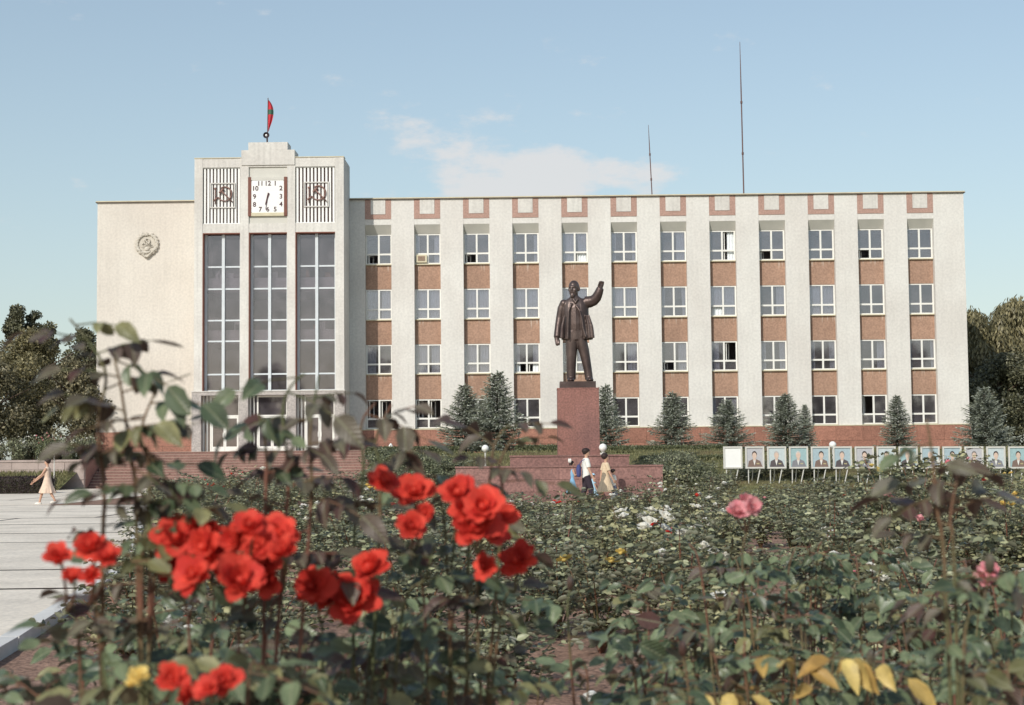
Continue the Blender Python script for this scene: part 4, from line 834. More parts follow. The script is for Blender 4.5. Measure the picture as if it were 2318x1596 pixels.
def foot(px, py): p = gr(px, py, .03); return p
fm_ = foot(1327, 1143)
person(fm_, 8, 1.80, 'person in white short-sleeved shirt and dark trousers walking past the monument', 0, GP, .16, (.12, -.1), shirt='white_cloth', trousers='dark_cloth', hair='full')
person(gr(1295, 1138, .03), 12, 1.40, 'child in blue dress with large white hair bow', 0, GP, .26, (.3, -.2), dress='blue_cloth', sleeve='none', hair='long', bow=True, reach=(-1, (.08, -.02, -.24), (.22, .02, .10)))
person(gr(1343, 1139, .03), 10, .98, 'toddler in pale clothes and light blue sun hat', 0, GP, .14, (.1, .3), dress='pale_blue_cloth', hair='short', hat='pale_blue_cloth')
person(gr(1371, 1140, .03) , 15, 1.62, 'person in beige patterned dress with dark hair gathered up', 0, GP, .18, (.15, -.15), dress='beige_cloth', hair='bun')
person(gr(1388, 1139, .03), 20, 1.12, 'child in white shirt and blue trousers with short dark hair', 0, GP, .12, (.1, -.1), shirt='white_cloth', trousers='jean_cloth', hair='full')
person(gr(107, 1141, .02), 180, 1.66, 'person in flowing peach dress striding across the plaza', 0, None, .33, (.5, -.35), dress='peach_cloth', sleeve='none', hair='full', reach=(1, (.16, .03, -.25), (.22, .0, -.16)))
bag = empty('shoulder_bag', fm_ + Vector((-.22, -.12, .9)), 'navy blue bag hanging beside the person in the white shirt', 'bag')
c = fm_ + Vector((-.24, -.14, .92)); MB().loft([(c.x, c.y, c.z - .02, .05, .12), (c.x, c.y, c.z + .05, .075, .17), (c.x, c.y, c.z + .25, .08, .16), (c.x, c.y, c.z + .36, .05, .12), (c.x, c.y, c.z + .38, .02, .08)], 16).build('bag_body', M['navy_cloth'], bag, True)
MB().tube([(c.x, c.y - .07, c.z + .36), (c.x + .10, c.y - .03, c.z + .50), (c.x + .20, c.y + .02, c.z + .55)], .012, 6).build('strap', M['navy_cloth'], bag)

# ------------------------------------------------------------------ foliage tools
def frame_from(dirs, ups):
    d = dirs / (np.linalg.norm(dirs, axis=1, keepdims=True) + 1e-9); s = np.cross(d, ups); s /= (np.linalg.norm(s, axis=1, keepdims=True) + 1e-9); u = np.cross(s, d); return d, s, u
def leaves(base, dirs, ups, L, wid=.62, fold=.18, curl=.12):
    """ovate leaves, two quads each, folded along the midrib"""
    n = len(base); d, s, u = frame_from(dirs, ups); L = np.asarray(L).reshape(-1, 1) * np.ones((n, 1)); w_ = L * wid * .5
    def P_(a, b, c): return base + d * (L * a) + s * (w_ * b) + u * (L * c)
    pts = np.stack([P_(0, 0, 0), P_(.28, .85, fold * .5), P_(.68, .80, fold * .5 - curl * .4), P_(1, 0, -curl), P_(.68, -.80, fold * .5 - curl * .4), P_(.28, -.85, fold * .5)], 1).reshape(-1, 3)
    i = np.arange(n)[:, None] * 6; f = np.concatenate([i + np.array([[0, 1, 2, 3]]), i + np.array([[0, 3, 4, 5]])], 1).reshape(-1, 4); return pts, f
def cards(base, dirs, ups, L, wid=.5):
    n = len(base); d, s, u = frame_from(dirs, ups); L = np.asarray(L).reshape(-1, 1) * np.ones((n, 1)); w_ = L * wid * .5
    pts = np.stack([base, base + d * L * .5 + s * w_ + u * w_ * .3, base + d * L, base + d * L * .5 - s * w_ + u * w_ * .3], 1).reshape(-1, 3); return pts, np.arange(n * 4).reshape(-1, 4)
def rvec(r, n): v = r.normal(size=(n, 3)); return v / np.linalg.norm(v, axis=1, keepdims=True)

# ------------------------------------------------------------------ spruces
def spruce_mesh(seed, H=5.2, Rb=2.05):
    r = np.random.default_rng(seed); B, D, U, Ls, V = [], [], [], [], []
    z = .12
    while z < H - .10:
        t = z / H; n = int(11 - 4 * t); Lb = Rb * (1 - t) ** .95 * (.86 + .22 * r.random()) + .12
        for k_ in range(n):
            a = 2 * math.pi * (k_ + r.random() * .8) / n + z * 7; Lk = Lb * (.70 + .48 * r.random()); m = max(4, int(Lk / .075)); zk = z + r.normal(0, .05)
            ss = np.linspace(.08, 1, m); droop = -.30 * (1 - t) + .30 * t
            px = ss * Lk; pz = zk + Lk * (droop * ss + .26 * ss ** 2) + r.normal(0, .012, m); ca, sa = math.cos(a), math.sin(a)
            for j in range(m):
                w_ = .44 * Lk * (1 - ss[j] * .80) + .10
                for q in range(8):
                    side = r.uniform(-1, 1); lo = q >= 6
                    B.append((px[j] * ca - sa * side * w_ * .5, px[j] * sa + ca * side * w_ * .5, pz[j] - (.10 if lo else 0) + .03 * r.random())); D.append((ca * .8 - sa * side, sa * .8 + ca * side, -.6 if lo else r.uniform(-.15, .45))); U.append((r.normal(0, .45), r.normal(0, .45), 1)); Ls.append(.15 + .10 * r.random()); V.append(min(1, max(0, (.05 if lo else .14) + .60 * ss[j] ** 1.4 * (.4 if lo else 1) + .26 * r.random())))  # tips pale by nature, with lit tips and shaded undersides painted in
        z += .21 + .12 * (1 - t) + .06 * r.random()
    for j in range(60):
        zz_ = H - .5 + .5 * j / 60; a = r.random() * 6.28; B.append((0, 0, zz_)); D.append((math.cos(a) * .6, math.sin(a) * .6, .8)); U.append((0, 0, 1)); Ls.append(.13); V.append(.6 + .3 * r.random())
    v, f = cards(np.array(B, float), np.array(D, float), np.array(U, float), np.array(Ls), .34)
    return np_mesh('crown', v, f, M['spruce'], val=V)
def trunk_mesh(H, r0, seed=0, mat=None):
    return MB().tube([(0, 0, -.05), (.01, 0, H * .5), (0, .0, H)], [r0, r0 * .6, r0 * .1], 8).mesh('trunk', mat or M['bark'])
sp_m = [spruce_mesh(3), spruce_mesh(11, 5.2, 2.5), spruce_mesh(23, 5.2, 1.7)]; sp_t = trunk_mesh(5.0, .11)
SPR = [(1052, 868, 1012, 0, 1.12, 93.5, 'frosty blue spruce in front of the third window bay, left of its taller twin'), (1125, 838, 1016, 0, 1.0, 92, 'taller of the two blue spruces standing close together by the bank'), (1370, 868, 1014, 0, .88, 90, 'slim blue spruce rising just beside the granite pedestal'), (1522, 885, 1010, 0, 1.05, 92, 'bushy blue spruce before the seventh window bay'), (1645, 903, 1012, 1, 1.12, 91, 'broad blunt spruce before the eighth window bay'), (1777, 889, 1010, 0, 1.18, 91, 'wide pale blue spruce before the ninth window bay'), (1821, 915, 1010, 2, .8, 94, 'thin young spruce peeking out behind the wide pale spruce'), (2028, 895, 1008, 2, 1.1, 91, 'narrow blue spruce before the eleventh window bay'), (2226, 874, 1010, 1, 1.0, 88, 'large blue spruce standing past the right end of the building')]
for (px, yt, yb, mi, ws, Y, lab) in SPR:
    t = at(px, yt, Y); H = t.z - ZT; k = H / 5.25
    o = empty('spruce_tree', (t.x, Y, ZT), lab, 'spruce', 'blue spruces in front of the building'); o.rotation_euler = (0, 0, rnd.random() * 6); o.scale = (k * ws * 1.15, k * ws * 1.15, k)
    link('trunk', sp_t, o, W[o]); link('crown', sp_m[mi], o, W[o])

# ------------------------------------------------------------------ broadleaf trees
def tree(name, loc, H, Rw, z0, mat, label, seed, n=9000, leaf=.28, narrow=False, weep=False, group=None):
    r = np.random.default_rng(seed); o = empty(name, loc, label, 'tree', group); loc = Vector(loc)
    mb = MB(); mb.tube([loc, loc + Vector((.05, 0, H * .35)), loc + Vector((0, .1, H * .75))], [.032 * H * .8, .02 * H, .006 * H], 10)
    for k_ in range(9):
        a = r.random() * 6.28; zb = H * (.2 + .06 * k_); l_ = Rw * (.75 if not narrow else .5); mb.tube([loc + Vector((0, 0, zb)), loc + Vector((math.cos(a) * l_ * .5, math.sin(a) * l_ * .5, zb + H * .10)), loc + Vector((math.cos(a) * l_, math.sin(a) * l_, zb + H * .2))], [.012 * H, .007 * H, .003 * H], 6)
    mb.build('trunk', M['bark'], o)
    nb = 46 if not narrow else 34; cen = []; rad = []
    for k_ in range(nb):
        t = r.random() ** .8; a = r.random() * 6.28; z = z0 + (H - z0) * t
        pr = (math.sin(math.pi * min(1, .12 + t * .88)) ** .55) if not narrow else (math.sin(math.pi * min(1, .15 + .83 * t)) ** .8)
        q = Rw * pr * math.sqrt(r.random()) * .85; cen.append((math.cos(a) * q, math.sin(a) * q, z)); rad.append(Rw * (.26 + .18 * r.random()) * (1.0 - .35 * t))
    cen = np.array(cen); rad = np.array(rad); idx = r.integers(0, nb, n); rv = rvec(r, n); rr = rad[idx] * (.55 + .5 * r.random(n)) ; off = rv * rr[:, None]; off[:, 2] *= (1.3 if weep else .85)
    p = cen[idx] + off; out = off / (np.linalg.norm(off, axis=1, keepdims=True) + 1e-6)
    d = rvec(r, n) * .8 + out * .4 + np.array([0, 0, -1.6 if weep else -.25]); u = out + rvec(r, n) * .6 + np.array([0, 0, .35])
    v, f = cards(p, d, u, leaf * (.6 + .8 * r.random(n)) * (1.5 if weep else 1), .32 if weep else .6)
    val = np.clip(.35 + .25 * r.normal(size=n) + .35 * (r.random(nb)[idx] - .5), 0, 1)
    link('crown', np_mesh('crown', v, f, mat, val=val), o, loc)
GT = 'trees beside the building'
def tree_at(px, ytop, Y, zb, Rw, z0, mat, lab, seed, **kw): t = at(px, ytop, Y); tree('broadleaf_tree', (t.x, Y, zb), t.z - zb, Rw, z0, mat, lab, seed, group=GT, **kw)
zz = ZT - .05
tree_at(38, 693, 112, zz, 1.5, 2.0, M['poplar'], 'slender dark poplar, tallest of the trees beside the cream wall', 1, narrow=True, n=9000, leaf=.2)
tree_at(78, 704, 113, zz, 1.4, 2.0, M['poplar'], 'slender poplar second in line toward the cream wall', 2, narrow=True, n=8000, leaf=.2)
tree_at(112, 735, 111, zz, 1.3, 2.0, M['poplar'], 'shorter poplar just before the gap of sky by the cream wall', 3, narrow=True, n=8000, leaf=.2)
tree_at(190, 752, 110, zz, 2.0, 2.0, M['poplar'], 'dark leafy tree touching the cream wall of the building', 4, n=9000, leaf=.2)
tree_at(70, 765, 103, zz, 3.6, .6, M['tree_olive'], 'rounded olive-green tree in front of the poplars', 5, n=16000, leaf=.2)
tree_at(165, 830, 100, zz, 2.6, .4, M['tree'], 'low rounded tree beside the corner of the cream wall', 6, n=14000, leaf=.18)
tree_at(-20, 830, 98, zz, 3.2, .3, M['tree'], 'broad dark tree at the back of the retaining wall', 7, n=14000, leaf=.18)
tree_at(2215, 712, 118, zz, 3.0, 3.0, M['tree_olive'], 'willow with hanging olive foliage next to the end wall', 8, weep=True, n=16000, leaf=.24)
tree_at(2290, 697, 120, zz, 3.6, 3.0, M['tree_olive'], 'taller willow with hanging olive foliage beyond the end wall', 9, weep=True, n=18000, leaf=.24)
tree_at(2265, 815, 112, zz, 3.6, .3, M['poplar'], 'dark rounded tree below the willows', 10, n=16000, leaf=.2)
tree_at(2360, 790, 112, zz, 4.0, .3, M['poplar'], 'dark spreading tree farthest from the end wall', 12, n=16000, leaf=.2)
tree_at(2200, 870, 106, zz, 2.0, .1, M['poplar'], 'dark low tree tucked behind the end wall corner', 13, n=9000, leaf=.18)

# ------------------------------------------------------------------ hedges and shrubs
def hedge(name, x0, x1, y0, y1, z0, z1, label, mat, n, seed, leaf=.07, group=None, zf=None):
    r = np.random.default_rng(seed); o = empty(name, ((x0 + x1) / 2, (y0 + y1) / 2, z0), label, 'hedge', group)
    e = .06; MB().box(x0 + e, x1 - e, y0 + e, y1 - e, z0, z1 - e).build('twigs', M['hedge_core'], o)
    fa = r.random(n); p = np.stack([r.uniform(x0, x1, n), r.uniform(y0, y1, n), r.uniform(z0, z1, n)], 1); nm = np.zeros((n, 3))
    top = fa < .4; fr_ = (fa >= .4) & (fa < .9); p[top, 2] = z1; nm[top, 2] = 1; p[fr_, 1] = y0; nm[fr_, 1] = -1; nm[~top & ~fr_, 0] = np.where(r.random((~top & ~fr_).sum()) < .5, -1, 1); p[~top & ~fr_, 0] = np.where(nm[~top & ~fr_, 0] < 0, x0, x1)
    p += r.normal(0, .035, (n, 3)); d = rvec(r, n) + nm * .7; u = nm + rvec(r, n) * .6
    v, f = cards(p, d, u, leaf * (.6 + .8 * r.random(n)), .6); f_ = tag(link('foliage', np_mesh('foliage', v - np.array(W[o]), f, mat, val=np.clip(.4 + .3 * r.normal(size=n), 0, 1)), o, W[o]), kind='stuff')
hx = lambda px, Y: X(px, 1020, Y)
hedge('box_hedge', hx(1170, 72), hx(1262, 72), 72, 72.9, ZT - .02, Zz(1220, 1012, 72), 'clipped green hedge running up to the pedestal from the spruce pair', M['hedge'], 9000, 1)
hedge('box_hedge', hx(1352, 72), hx(1640, 72), 72, 72.9, ZT - .02, Zz(1500, 1013, 72), 'long clipped green hedge between the pedestal and the portrait boards', M['hedge'], 22000, 2)
hedge('box_hedge', hx(1450, 62.5), hx(1640, 62.5), 62.5, 63.5, zbank(62.5) - .1, Zz(1540, 1037, 62.5), 'lower clipped hedge on the bank below the long hedge', M['hedge'], 16000, 3)
hedge('box_hedge', hx(1660, 60.5), hx(2420, 60.5), 60.6, 61.5, zbank(60.6) - .1, Zz(1900, 1062, 60.6), 'low clipped hedge behind the row of portrait boards', M['hedge'], 30000, 4)
hedge('box_hedge', hx(835, 66), hx(1040, 66), 65.2, 66.2, ZT - .1, Zz(950, 1016, 66), 'clipped hedge at the head of the bank near the stairs', M['hedge'], 18000, 5)
hedge('dark_hedge', -36, gr(92, 1118).x, gr(92, 1118).y, gr(92, 1118).y + 2.5, 0.01, Zz(60, 1082, gr(92, 1118).y), 'dark purple clipped hedge block beside the plaza', M['hedge_red'], 16000, 6)  # block of very dark leaves, no species meant
def shrub_mesh(seed, n, Rr, H, leaf, mat, flowers=None, stems=True):
    r = np.random.default_rng(seed); nb = 26; cen = np.stack([r.normal(0, Rr * .45, nb), r.normal(0, Rr * .45, nb), H * (.25 + .65 * r.random(nb))], 1); idx = r.integers(0, nb, n)
    off = rvec(r, n) * (Rr * .30 * (.5 + .6 * r.random(n)))[:, None]; p = cen[idx] + off; p[:, 2] = np.abs(p[:, 2]); out = off / (np.linalg.norm(off, axis=1, keepdims=True) + 1e-6)
    v, f = cards(p, rvec(r, n) + out * .3, out + rvec(r, n) * .5 + np.array([0, 0, .4]), leaf * (.6 + .8 * r.random(n)), .6)
    return np_mesh('foliage', v, f, mat, val=np.clip(.4 + .3 * r.normal(size=n), 0, 1))
def bloom_small(mat, n=9, R0=.05, seed=0):
    r = random.Random(seed); mb = MB()
    for k_ in range(n):
        a = k_ * 2.4; t = (k_ + 1) / n; q = R0 * t
        d = Vector((math.cos(a), math.sin(a), 0)); s = Vector((-math.sin(a), math.cos(a), 0)); b = Vector((0, 0, 0)); tip = d * q + Vector((0, 0, R0 * (.75 - .55 * t))); m1 = b.lerp(tip, .6) + s * R0 * .42 + Vector((0, 0, R0 * .1)); m2 = b.lerp(tip, .6) - s * R0 * .42 + Vector((0, 0, R0 * .1))
        mb.quad(b, m2, tip, m1)
    mb.ell((0, 0, R0 * .28), (R0 * .35, R0 * .35, R0 * .4), 8, 6); return mb.mesh('flower', mat, True)
FLW = {k_: bloom_small(M[k_ + 'petal'], 10, .052) for k_ in ('red', 'pink', 'white', 'yellow')}
sh_m = [shrub_mesh(s_, 1500, .8, .8, .085, M['roseleaf'] if s_ % 2 else M['hedge']) for s_ in (41, 42, 43)]
def dome(r_, h_): return MB().loft([(0, 0, .0, r_, r_), (0, 0, h_ * .4, r_ * .85, r_ * .85), (0, 0, h_ * .8, r_ * .35, r_ * .35)], 10).mesh('twigs', M['hedge_core'])
dm = dome(.45, .5)
def shrub(x, y, z, s_, h_, lab, grp, fl=None, nf=0):
    o = empty('garden_shrub', (x, y, z), lab, 'shrub', grp); o.scale = (s_, s_, h_); o.rotation_euler = (0, 0, rnd.random() * 6)
    link('twigs', dm, o, W[o]); tag(link('foliage', rnd.choice(sh_m), o, W[o]), kind='stuff')
    for q in range(nf): a = rnd.random() * 6.28; link('flower', FLW[fl], o, W[o] + Vector((math.cos(a) * rnd.uniform(.2, .7), math.sin(a) * rnd.uniform(.2, .7), rnd.uniform(.6, .95))), (rnd.uniform(-.4, .4), rnd.uniform(-.4, .4), 0), rnd.uniform(1.0, 1.8))
for q in range(34):                           # planting before the stairs
    y = rnd.uniform(57.5, 83); x = rnd.uniform(-17, -6); shrub(x, y, .02, rnd.uniform(.9, 1.4), rnd.uniform(.5, .95), ('low shrub with a few red blooms in the bed before the entrance stairs' if q % 4 == 0 else ('low shrub with a few white blooms in the bed before the entrance stairs' if q % 2 == 0 else 'low leafy shrub without blooms in the bed before the entrance stairs')), 'shrubs before the stairs', 'red' if q % 4 == 0 else 'white', 3 if q % 2 == 0 else 0)
for q in range(16):                           # flowering shrubs above the retaining wall
    x = rnd.uniform(-40, XWr - .6); y = rnd.uniform(91, 93.5); shrub(x, y, zz, rnd.uniform(.9, 1.3), rnd.uniform(1.0, 1.8), ('leafy shrub with white flowers above the retaining wall' if q % 3 else 'leafy shrub with pink flowers above the retaining wall'), 'shrubs above the retaining wall', 'white' if q % 3 else 'pink', 8)
for q in range(64):                           # scrub on the bank
    if q % 2: x = rnd.uniform(XB + .3, X(1025, 1060, 57)); y = rnd.uniform(55.5, 64)
    else: x = rnd.uniform(X(1505, 1060, 55), X(1640, 1060, 55)) if q % 4 else rnd.uniform(X(1640, 1060, 59), 18); y = rnd.uniform(54.4, 61) if q % 4 else rnd.uniform(58.5, 60)
    shrub(x, y, zbank(y) - .02, rnd.uniform(.7, 1.1), rnd.uniform(.5, 1.0) if q % 2 == 0 else rnd.uniform(.4, .75), 'scrubby bush on the bank between stairs and monument base' if q % 2 else ('scrubby bush between the monument base and the portrait boards' if q % 4 else 'scrubby bush just behind the portrait boards'), 'bushes on the bank')
# grass on the bank and verge
def grass(name, pts, h_, label, seed):
    r = np.random.default_rng(seed); n = len(pts); d = rvec(r, n) * .45 + np.array([0, 0, 1.0]); v, f = cards(pts, d, rvec(r, n), h_ * (.5 + r.random(n)), .16)
    tag(link(name, np_mesh(name, v, f, M['grass'], val=np.clip(.45 + .3 * r.normal(size=n), 0, 1))), label, 'grass', kind='stuff')
r = np.random.default_rng(5); n = 60000; gx = r.uniform(XB, 26, n); gy = r.uniform(54, 65, n); gz = np.interp(gy, [54, 64.5], [.02, ZT]); ok = ~((gx > X(1025, 1060, 54)) & (gx < X(1505, 1060, 54)) & (gy < 58.6)); grass('bank_grass', np.stack([gx, gy, gz], 1)[ok], .11, 'rough dry grass covering the bank', 6)
n = 16000; gx = r.uniform(-40, XS0 - .5, n); gy = r.uniform(86.6, 89.9, n); gz = np.interp(gy, [86.5, 90], [.02, .95]); grass('verge_grass', np.stack([gx, gy, gz], 1), .2, 'rough grass on the verge under the retaining wall', 7)

# ------------------------------------------------------------------ rose bushes of the bed
def bush_mesh(seed, mat, ncane=9, ncomp=150, H=.9, Rr=.5, leaf=.048):
    """leaves of one bush: compound leaves of five leaflets set along arching canes"""
    r = np.random.default_rng(seed); B, D, U, Ls = [], [], [], []; canes = []
    for k_ in range(ncane):
        a = r.random() * 6.28; lean = Rr * (.25 + .75 * r.random()); h_ = H * (.6 + .45 * r.random()); canes.append(np.array([[0, 0, 0], [math.cos(a) * lean * .35, math.sin(a) * lean * .35, h_ * .5], [math.cos(a) * lean, math.sin(a) * lean, h_]]))
    for q in range(ncomp):
        c = canes[r.integers(0, ncane)]; t = .22 + .82 * r.random() ** .75
        p = c[0] * (1 - t) ** 2 + 2 * c[1] * t * (1 - t) + c[2] * t ** 2 + r.normal(0, .05, 3); p[2] = max(p[2], .05); a = r.random() * 6.28
        d = np.array([math.cos(a), math.sin(a), r.uniform(-.35, .5)]); d /= np.linalg.norm(d); s = np.array([-math.sin(a), math.cos(a), r.uniform(-.2, .2)]); up = np.array([r.normal(-.15, .75), r.normal(-.55, .7), .6]); Lc = leaf * (.75 + .6 * r.random())
        for (tt, side) in ((1.0, 0), (.65, 1), (.65, -1), (.3, 1), (.3, -1)):
            B.append(p + d * Lc * 2.0 * tt); D.append(d * (1 if side == 0 else .45) + s * side * .9 + np.array([0, 0, r.uniform(-.3, .1)])); U.append(up + r.normal(0, .4, 3)); Ls.append(Lc * (1 if side == 0 else .85))
    v, f = leaves(np.array(B), np.array(D), np.array(U), np.array(Ls), .64, .22, .15); n = len(B); val = np.repeat(np.clip(.40 + .36 * r.normal(size=n), 0, 1), 2)  # wide tone spread paints sunlit sparkle and dark gaps into the leaves
    mb = MB()
    for c in canes: mb.tube([tuple(c[0]), tuple(c[1] * .5 + c[0] * .25 + c[2] * .25), tuple(c[2])], [.009, .006, .003], 5)
    return np_mesh('foliage', v, f, mat, val=val), mb.mesh('canes', M['cane'])
BM_ = {hh: [bush_mesh(50 + q + int(hh * 100), M['roseleaf'] if q % 3 else M['roseleaf_pale'], 8 + q % 4, int(150 + 90 * hh), hh, rr_) for q in range(5)] for hh, rr_ in ((.45, .46), (.72, .44), (1.0, .42))}
LAB = {None: 'leafy rose bush without blooms in the rose bed', 'white': 'rose bush with scattered white blooms in the rose bed', 'red': 'rose bush with a few small red blooms in the rose bed', 'pink': 'rose bush with small pink blooms in the rose bed', 'yellow': 'rose bush with pale yellow blooms in the rose bed'}
def hbush(px, y):                              # how tall the roses stand, place by place
    far = min(1, max(0, (y - 12) / 30)); mid = math.exp(-((px - 1230) / 330) ** 2)
    return (.80 + far * (.20 if px > 1960 else (-.12 if px > 1450 else .12))) * (1 - .58 * far * mid)
yy = 7.2; nb_ = 0
while yy < 46.8:
    st_ = .86 + yy * .0275; xl = bed_left(yy) + .55; xr = .34 * yy + 1.2; x = xl + rnd.random() * .5; first = True
    while x < xr:
        bx_ = x + rnd.uniform(-.25, .25); by_ = yy + rnd.uniform(-.3, .3); px = 1158 + 50 + bx_ / by_ * F
        soil = (1160 < px < 1370 and by_ < 11.8) or (px < 270 and by_ < 19) or (rnd.random() < .07)
        if not soil:
            col_ = None; u_ = rnd.random()
            if 1200 < px < 1650 and by_ > 20: col_ = 'white' if u_ < .6 else (None if u_ < .85 else 'red')
            elif u_ < .13: col_ = 'white'
            elif u_ < .22: col_ = 'red'
            elif u_ < .26: col_ = 'pink'
            elif u_ < .29: col_ = 'yellow'
            where = ' beside the plaza kerb' if first else (' next to the pale path' if yy > 44.5 else (' at the edge of the bare soil' if (960 < px < 1500 and by_ < 14) else (' in front of the portrait boards' if px > 1640 and by_ > 34 else (' in front of the monument base' if 1030 < px < 1500 and by_ > 30 else ''))))
            o = empty('rose_bush', (bx_, by_, .06), (LAB[col_].replace(' in the rose bed', '') + where if where else LAB[col_]), 'rose bush', 'rose bushes of the bed, ' + (col_ or 'no') + ' blooms'); h_ = hbush(px, by_) * rnd.choice((.5, .65, .8, .95, 1.1, 1.25, 1.45)) * rnd.uniform(.9, 1.1); hk = min(BM_, key=lambda t_: abs(t_ - h_)); sz_ = h_ / hk; s_ = max(sz_, 1.12 + yy * .008) * rnd.uniform(.9, 1.15)
            o.scale = (s_, s_, sz_); o.rotation_euler = (0, 0, rnd.random() * 6); fm, cm = rnd.choice(BM_[hk])
            link('canes', cm, o, W[o]); tag(link('foliage', fm, o, W[o]), kind='stuff')
            if col_:
                for q in range(rnd.randint(2, 4) if col_ != 'white' else rnd.randint(3, 8)):
                    a = rnd.random() * 6.28; q_ = rnd.uniform(.05, .35); link('flower', FLW[col_], o, W[o] + Vector((math.cos(a) * q_, math.sin(a) * q_, rnd.uniform(.78, 1.06) * hk)), (rnd.uniform(-.2, .8), rnd.uniform(-.5, .5), 0), (1 / s_ * rnd.uniform(1.0, 1.5) * (1 + yy * .01),) * 2 + (1 / sz_ * rnd.uniform(1.0, 1.4) * (1 + yy * .01),))
            nb_ += 1; first = False
        x += st_ * rnd.uniform(.85, 1.15)
    yy += st_ * .92
TALL = [(1500, 1078, 32, 'white'), (1545, 1062, 34, None), (1590, 1085, 30, None), (1440, 1105, 34, 'white'), (1950, 1066, 22, None), (2000, 1052, 20, 'yellow'), (2060, 1040, 19, None), (2110, 1046, 20, 'white'), (2160, 1070, 22, None), (2280, 1085, 17, 'yellow'), (1890, 1090, 26, None), (480, 1090, 38, 'red'), (540, 1062, 46, 'red'), (640, 1088, 40, None), (740, 1082, 42, 'white'), (830, 1096, 36, None), (1000, 1110, 34, 'red'), (1700, 1108, 30, 'pink'), (1800, 1112, 26, None), (1620, 1130, 20, 'white'), (1360, 1190, 18, 'white'), (930, 1180, 22, None), (700, 1190, 20, None)]
for (px, yt_, d_, col_) in TALL:
    t_ = at(px, yt_, d_); h_ = t_.z - .06; o = empty('rose_bush', (t_.x, d_, .06), 'taller rose bush standing above its neighbours' + (', with %s blooms' % col_ if col_ else ', without blooms'), 'rose bush', 'taller rose bushes of the bed')
    sz_ = h_ / 1.0; s_ = max(sz_, .95); o.scale = (s_, s_, sz_); o.rotation_euler = (0, 0, rnd.random() * 6); fm, cm = rnd.choice(BM_[1.0]); link('canes', cm, o, W[o]); tag(link('foliage', fm, o, W[o]), kind='stuff')
    fm2, _ = rnd.choice(BM_[.72]); tag(link('foliage', fm2, o, W[o], (0, 0, 2)), kind='stuff')
    for q in range(4 if col_ else 0): a = rnd.random() * 6.28; q_ = rnd.uniform(.05, .35); link('flower', FLW[col_], o, W[o] + Vector((math.cos(a) * q_, math.sin(a) * q_, rnd.uniform(.75, 1.02))), (rnd.uniform(-.2, .8), rnd.uniform(-.5, .5), 0), rnd.uniform(1.0, 1.5) / s_)

# ------------------------------------------------------------------ park trees behind the camera (they show in the window panes)
for q in range(9):
    tree('park_tree', (-62 + q * 15.5 + rnd.uniform(-3, 3), -72 + rnd.uniform(-8, 8), 0), rnd.uniform(15, 20), rnd.uniform(6, 7.5), 2.5, M['tree'], 'tall park tree facing the building from across the rose garden', 100 + q, n=2600, leaf=1.0, group='park trees facing the building')

# ------------------------------------------------------------------ foreground rose bushes, leaf by leaf
def leaf_mesh(mat, fold=.30, curl=.25, wid=.60, twist=0.0):
    nl, nw = 7, 4; V = []; Fc = []
    for i in range(nl + 1):
        t = i / nl; w_ = wid * .5 * (math.sin(math.pi * t ** .85) ** .8 if 0 < t < 1 else .02)
        for j in range(nw + 1):
            s = (j / nw - .5) * 2; ser = 1 + (.06 if i % 2 else -.04) * (abs(s) > .9); y = w_ * s * ser; V.append((t, y, abs(y) * fold - curl * t * t + twist * y * t))
    for i in range(nl):
        for j in range(nw): Fc.append((i * (nw + 1) + j, (i + 1) * (nw + 1) + j, (i + 1) * (nw + 1) + j + 1, i * (nw + 1) + j + 1))
    me = bpy.data.meshes.new('leaf'); me.from_pydata(V, [], Fc); me.materials.append(mat); me.shade_smooth(); return me
NL = {k_: [leaf_mesh(M[m_], f_, c_, w_, t_) for (f_, c_, w_, t_) in (((.28, .16, .64, 0), (.42, .30, .56, .2), (.15, -.05, .68, -.2), (.34, .45, .60, .3)) if k_ != 'y' else ((.45, .5, .50, .4), (.6, .2, .42, -.5), (.3, .8, .52, .2), (.5, -.25, .46, .6)))] for k_, m_ in (('g', 'nearleaf'), ('r', 'redleaf'), ('y', 'yellowleaf'), ('o', 'oliveleaf'))}
def rot_from(d, u):
    d = Vector(d).normalized(); s = Vector(u).cross(d); s = s.normalized() if s.length > 1e-4 else d.orthogonal().normalized(); n = d.cross(s); return Matrix((d, s, n)).transposed().to_euler()
def petal_mesh(mat):
    V = []; Fc = []; nl, nw = 5, 5
    for i in range(nl + 1):
        t = i / nl; w_ = .62 * math.sin(math.pi * (.10 + .74 * t)) ** .8
        for j in range(nw + 1):
            s = (j / nw - .5) * 2; V.append((t * (1 - .10 * s * s * t), w_ * s * .5 * 1.35, .22 * t * t - .05 * math.sin(t * 3) + .20 * s * s * (.6 - .4 * t) - .10 * max(0, t - .75) * 4 * (1 + .5 * math.sin(7 * s))))
    for i in range(nl):
        for j in range(nw): Fc.append((i * (nw + 1) + j, (i + 1) * (nw + 1) + j, (i + 1) * (nw + 1) + j + 1, i * (nw + 1) + j + 1))
    me = bpy.data.meshes.new('petal'); me.from_pydata(V, [], Fc); me.materials.append(mat); me.shade_smooth(); return me
PM = {k_: petal_mesh(M[k_ + 'petal']) for k_ in ('red', 'pink', 'white', 'yellow')}
HEART = {k_: MB().ell((0, 0, .06), (.09, .09, .12), 10, 8).mesh('flower', M[k_ + 'petal'], True) for k_ in PM}
CALYX = MB().tube([(0, 0, -.30), (0, 0, -.12), (0, 0, .0)], [.06, .13, .17], 8).mesh('calyx', M['nearleaf'])
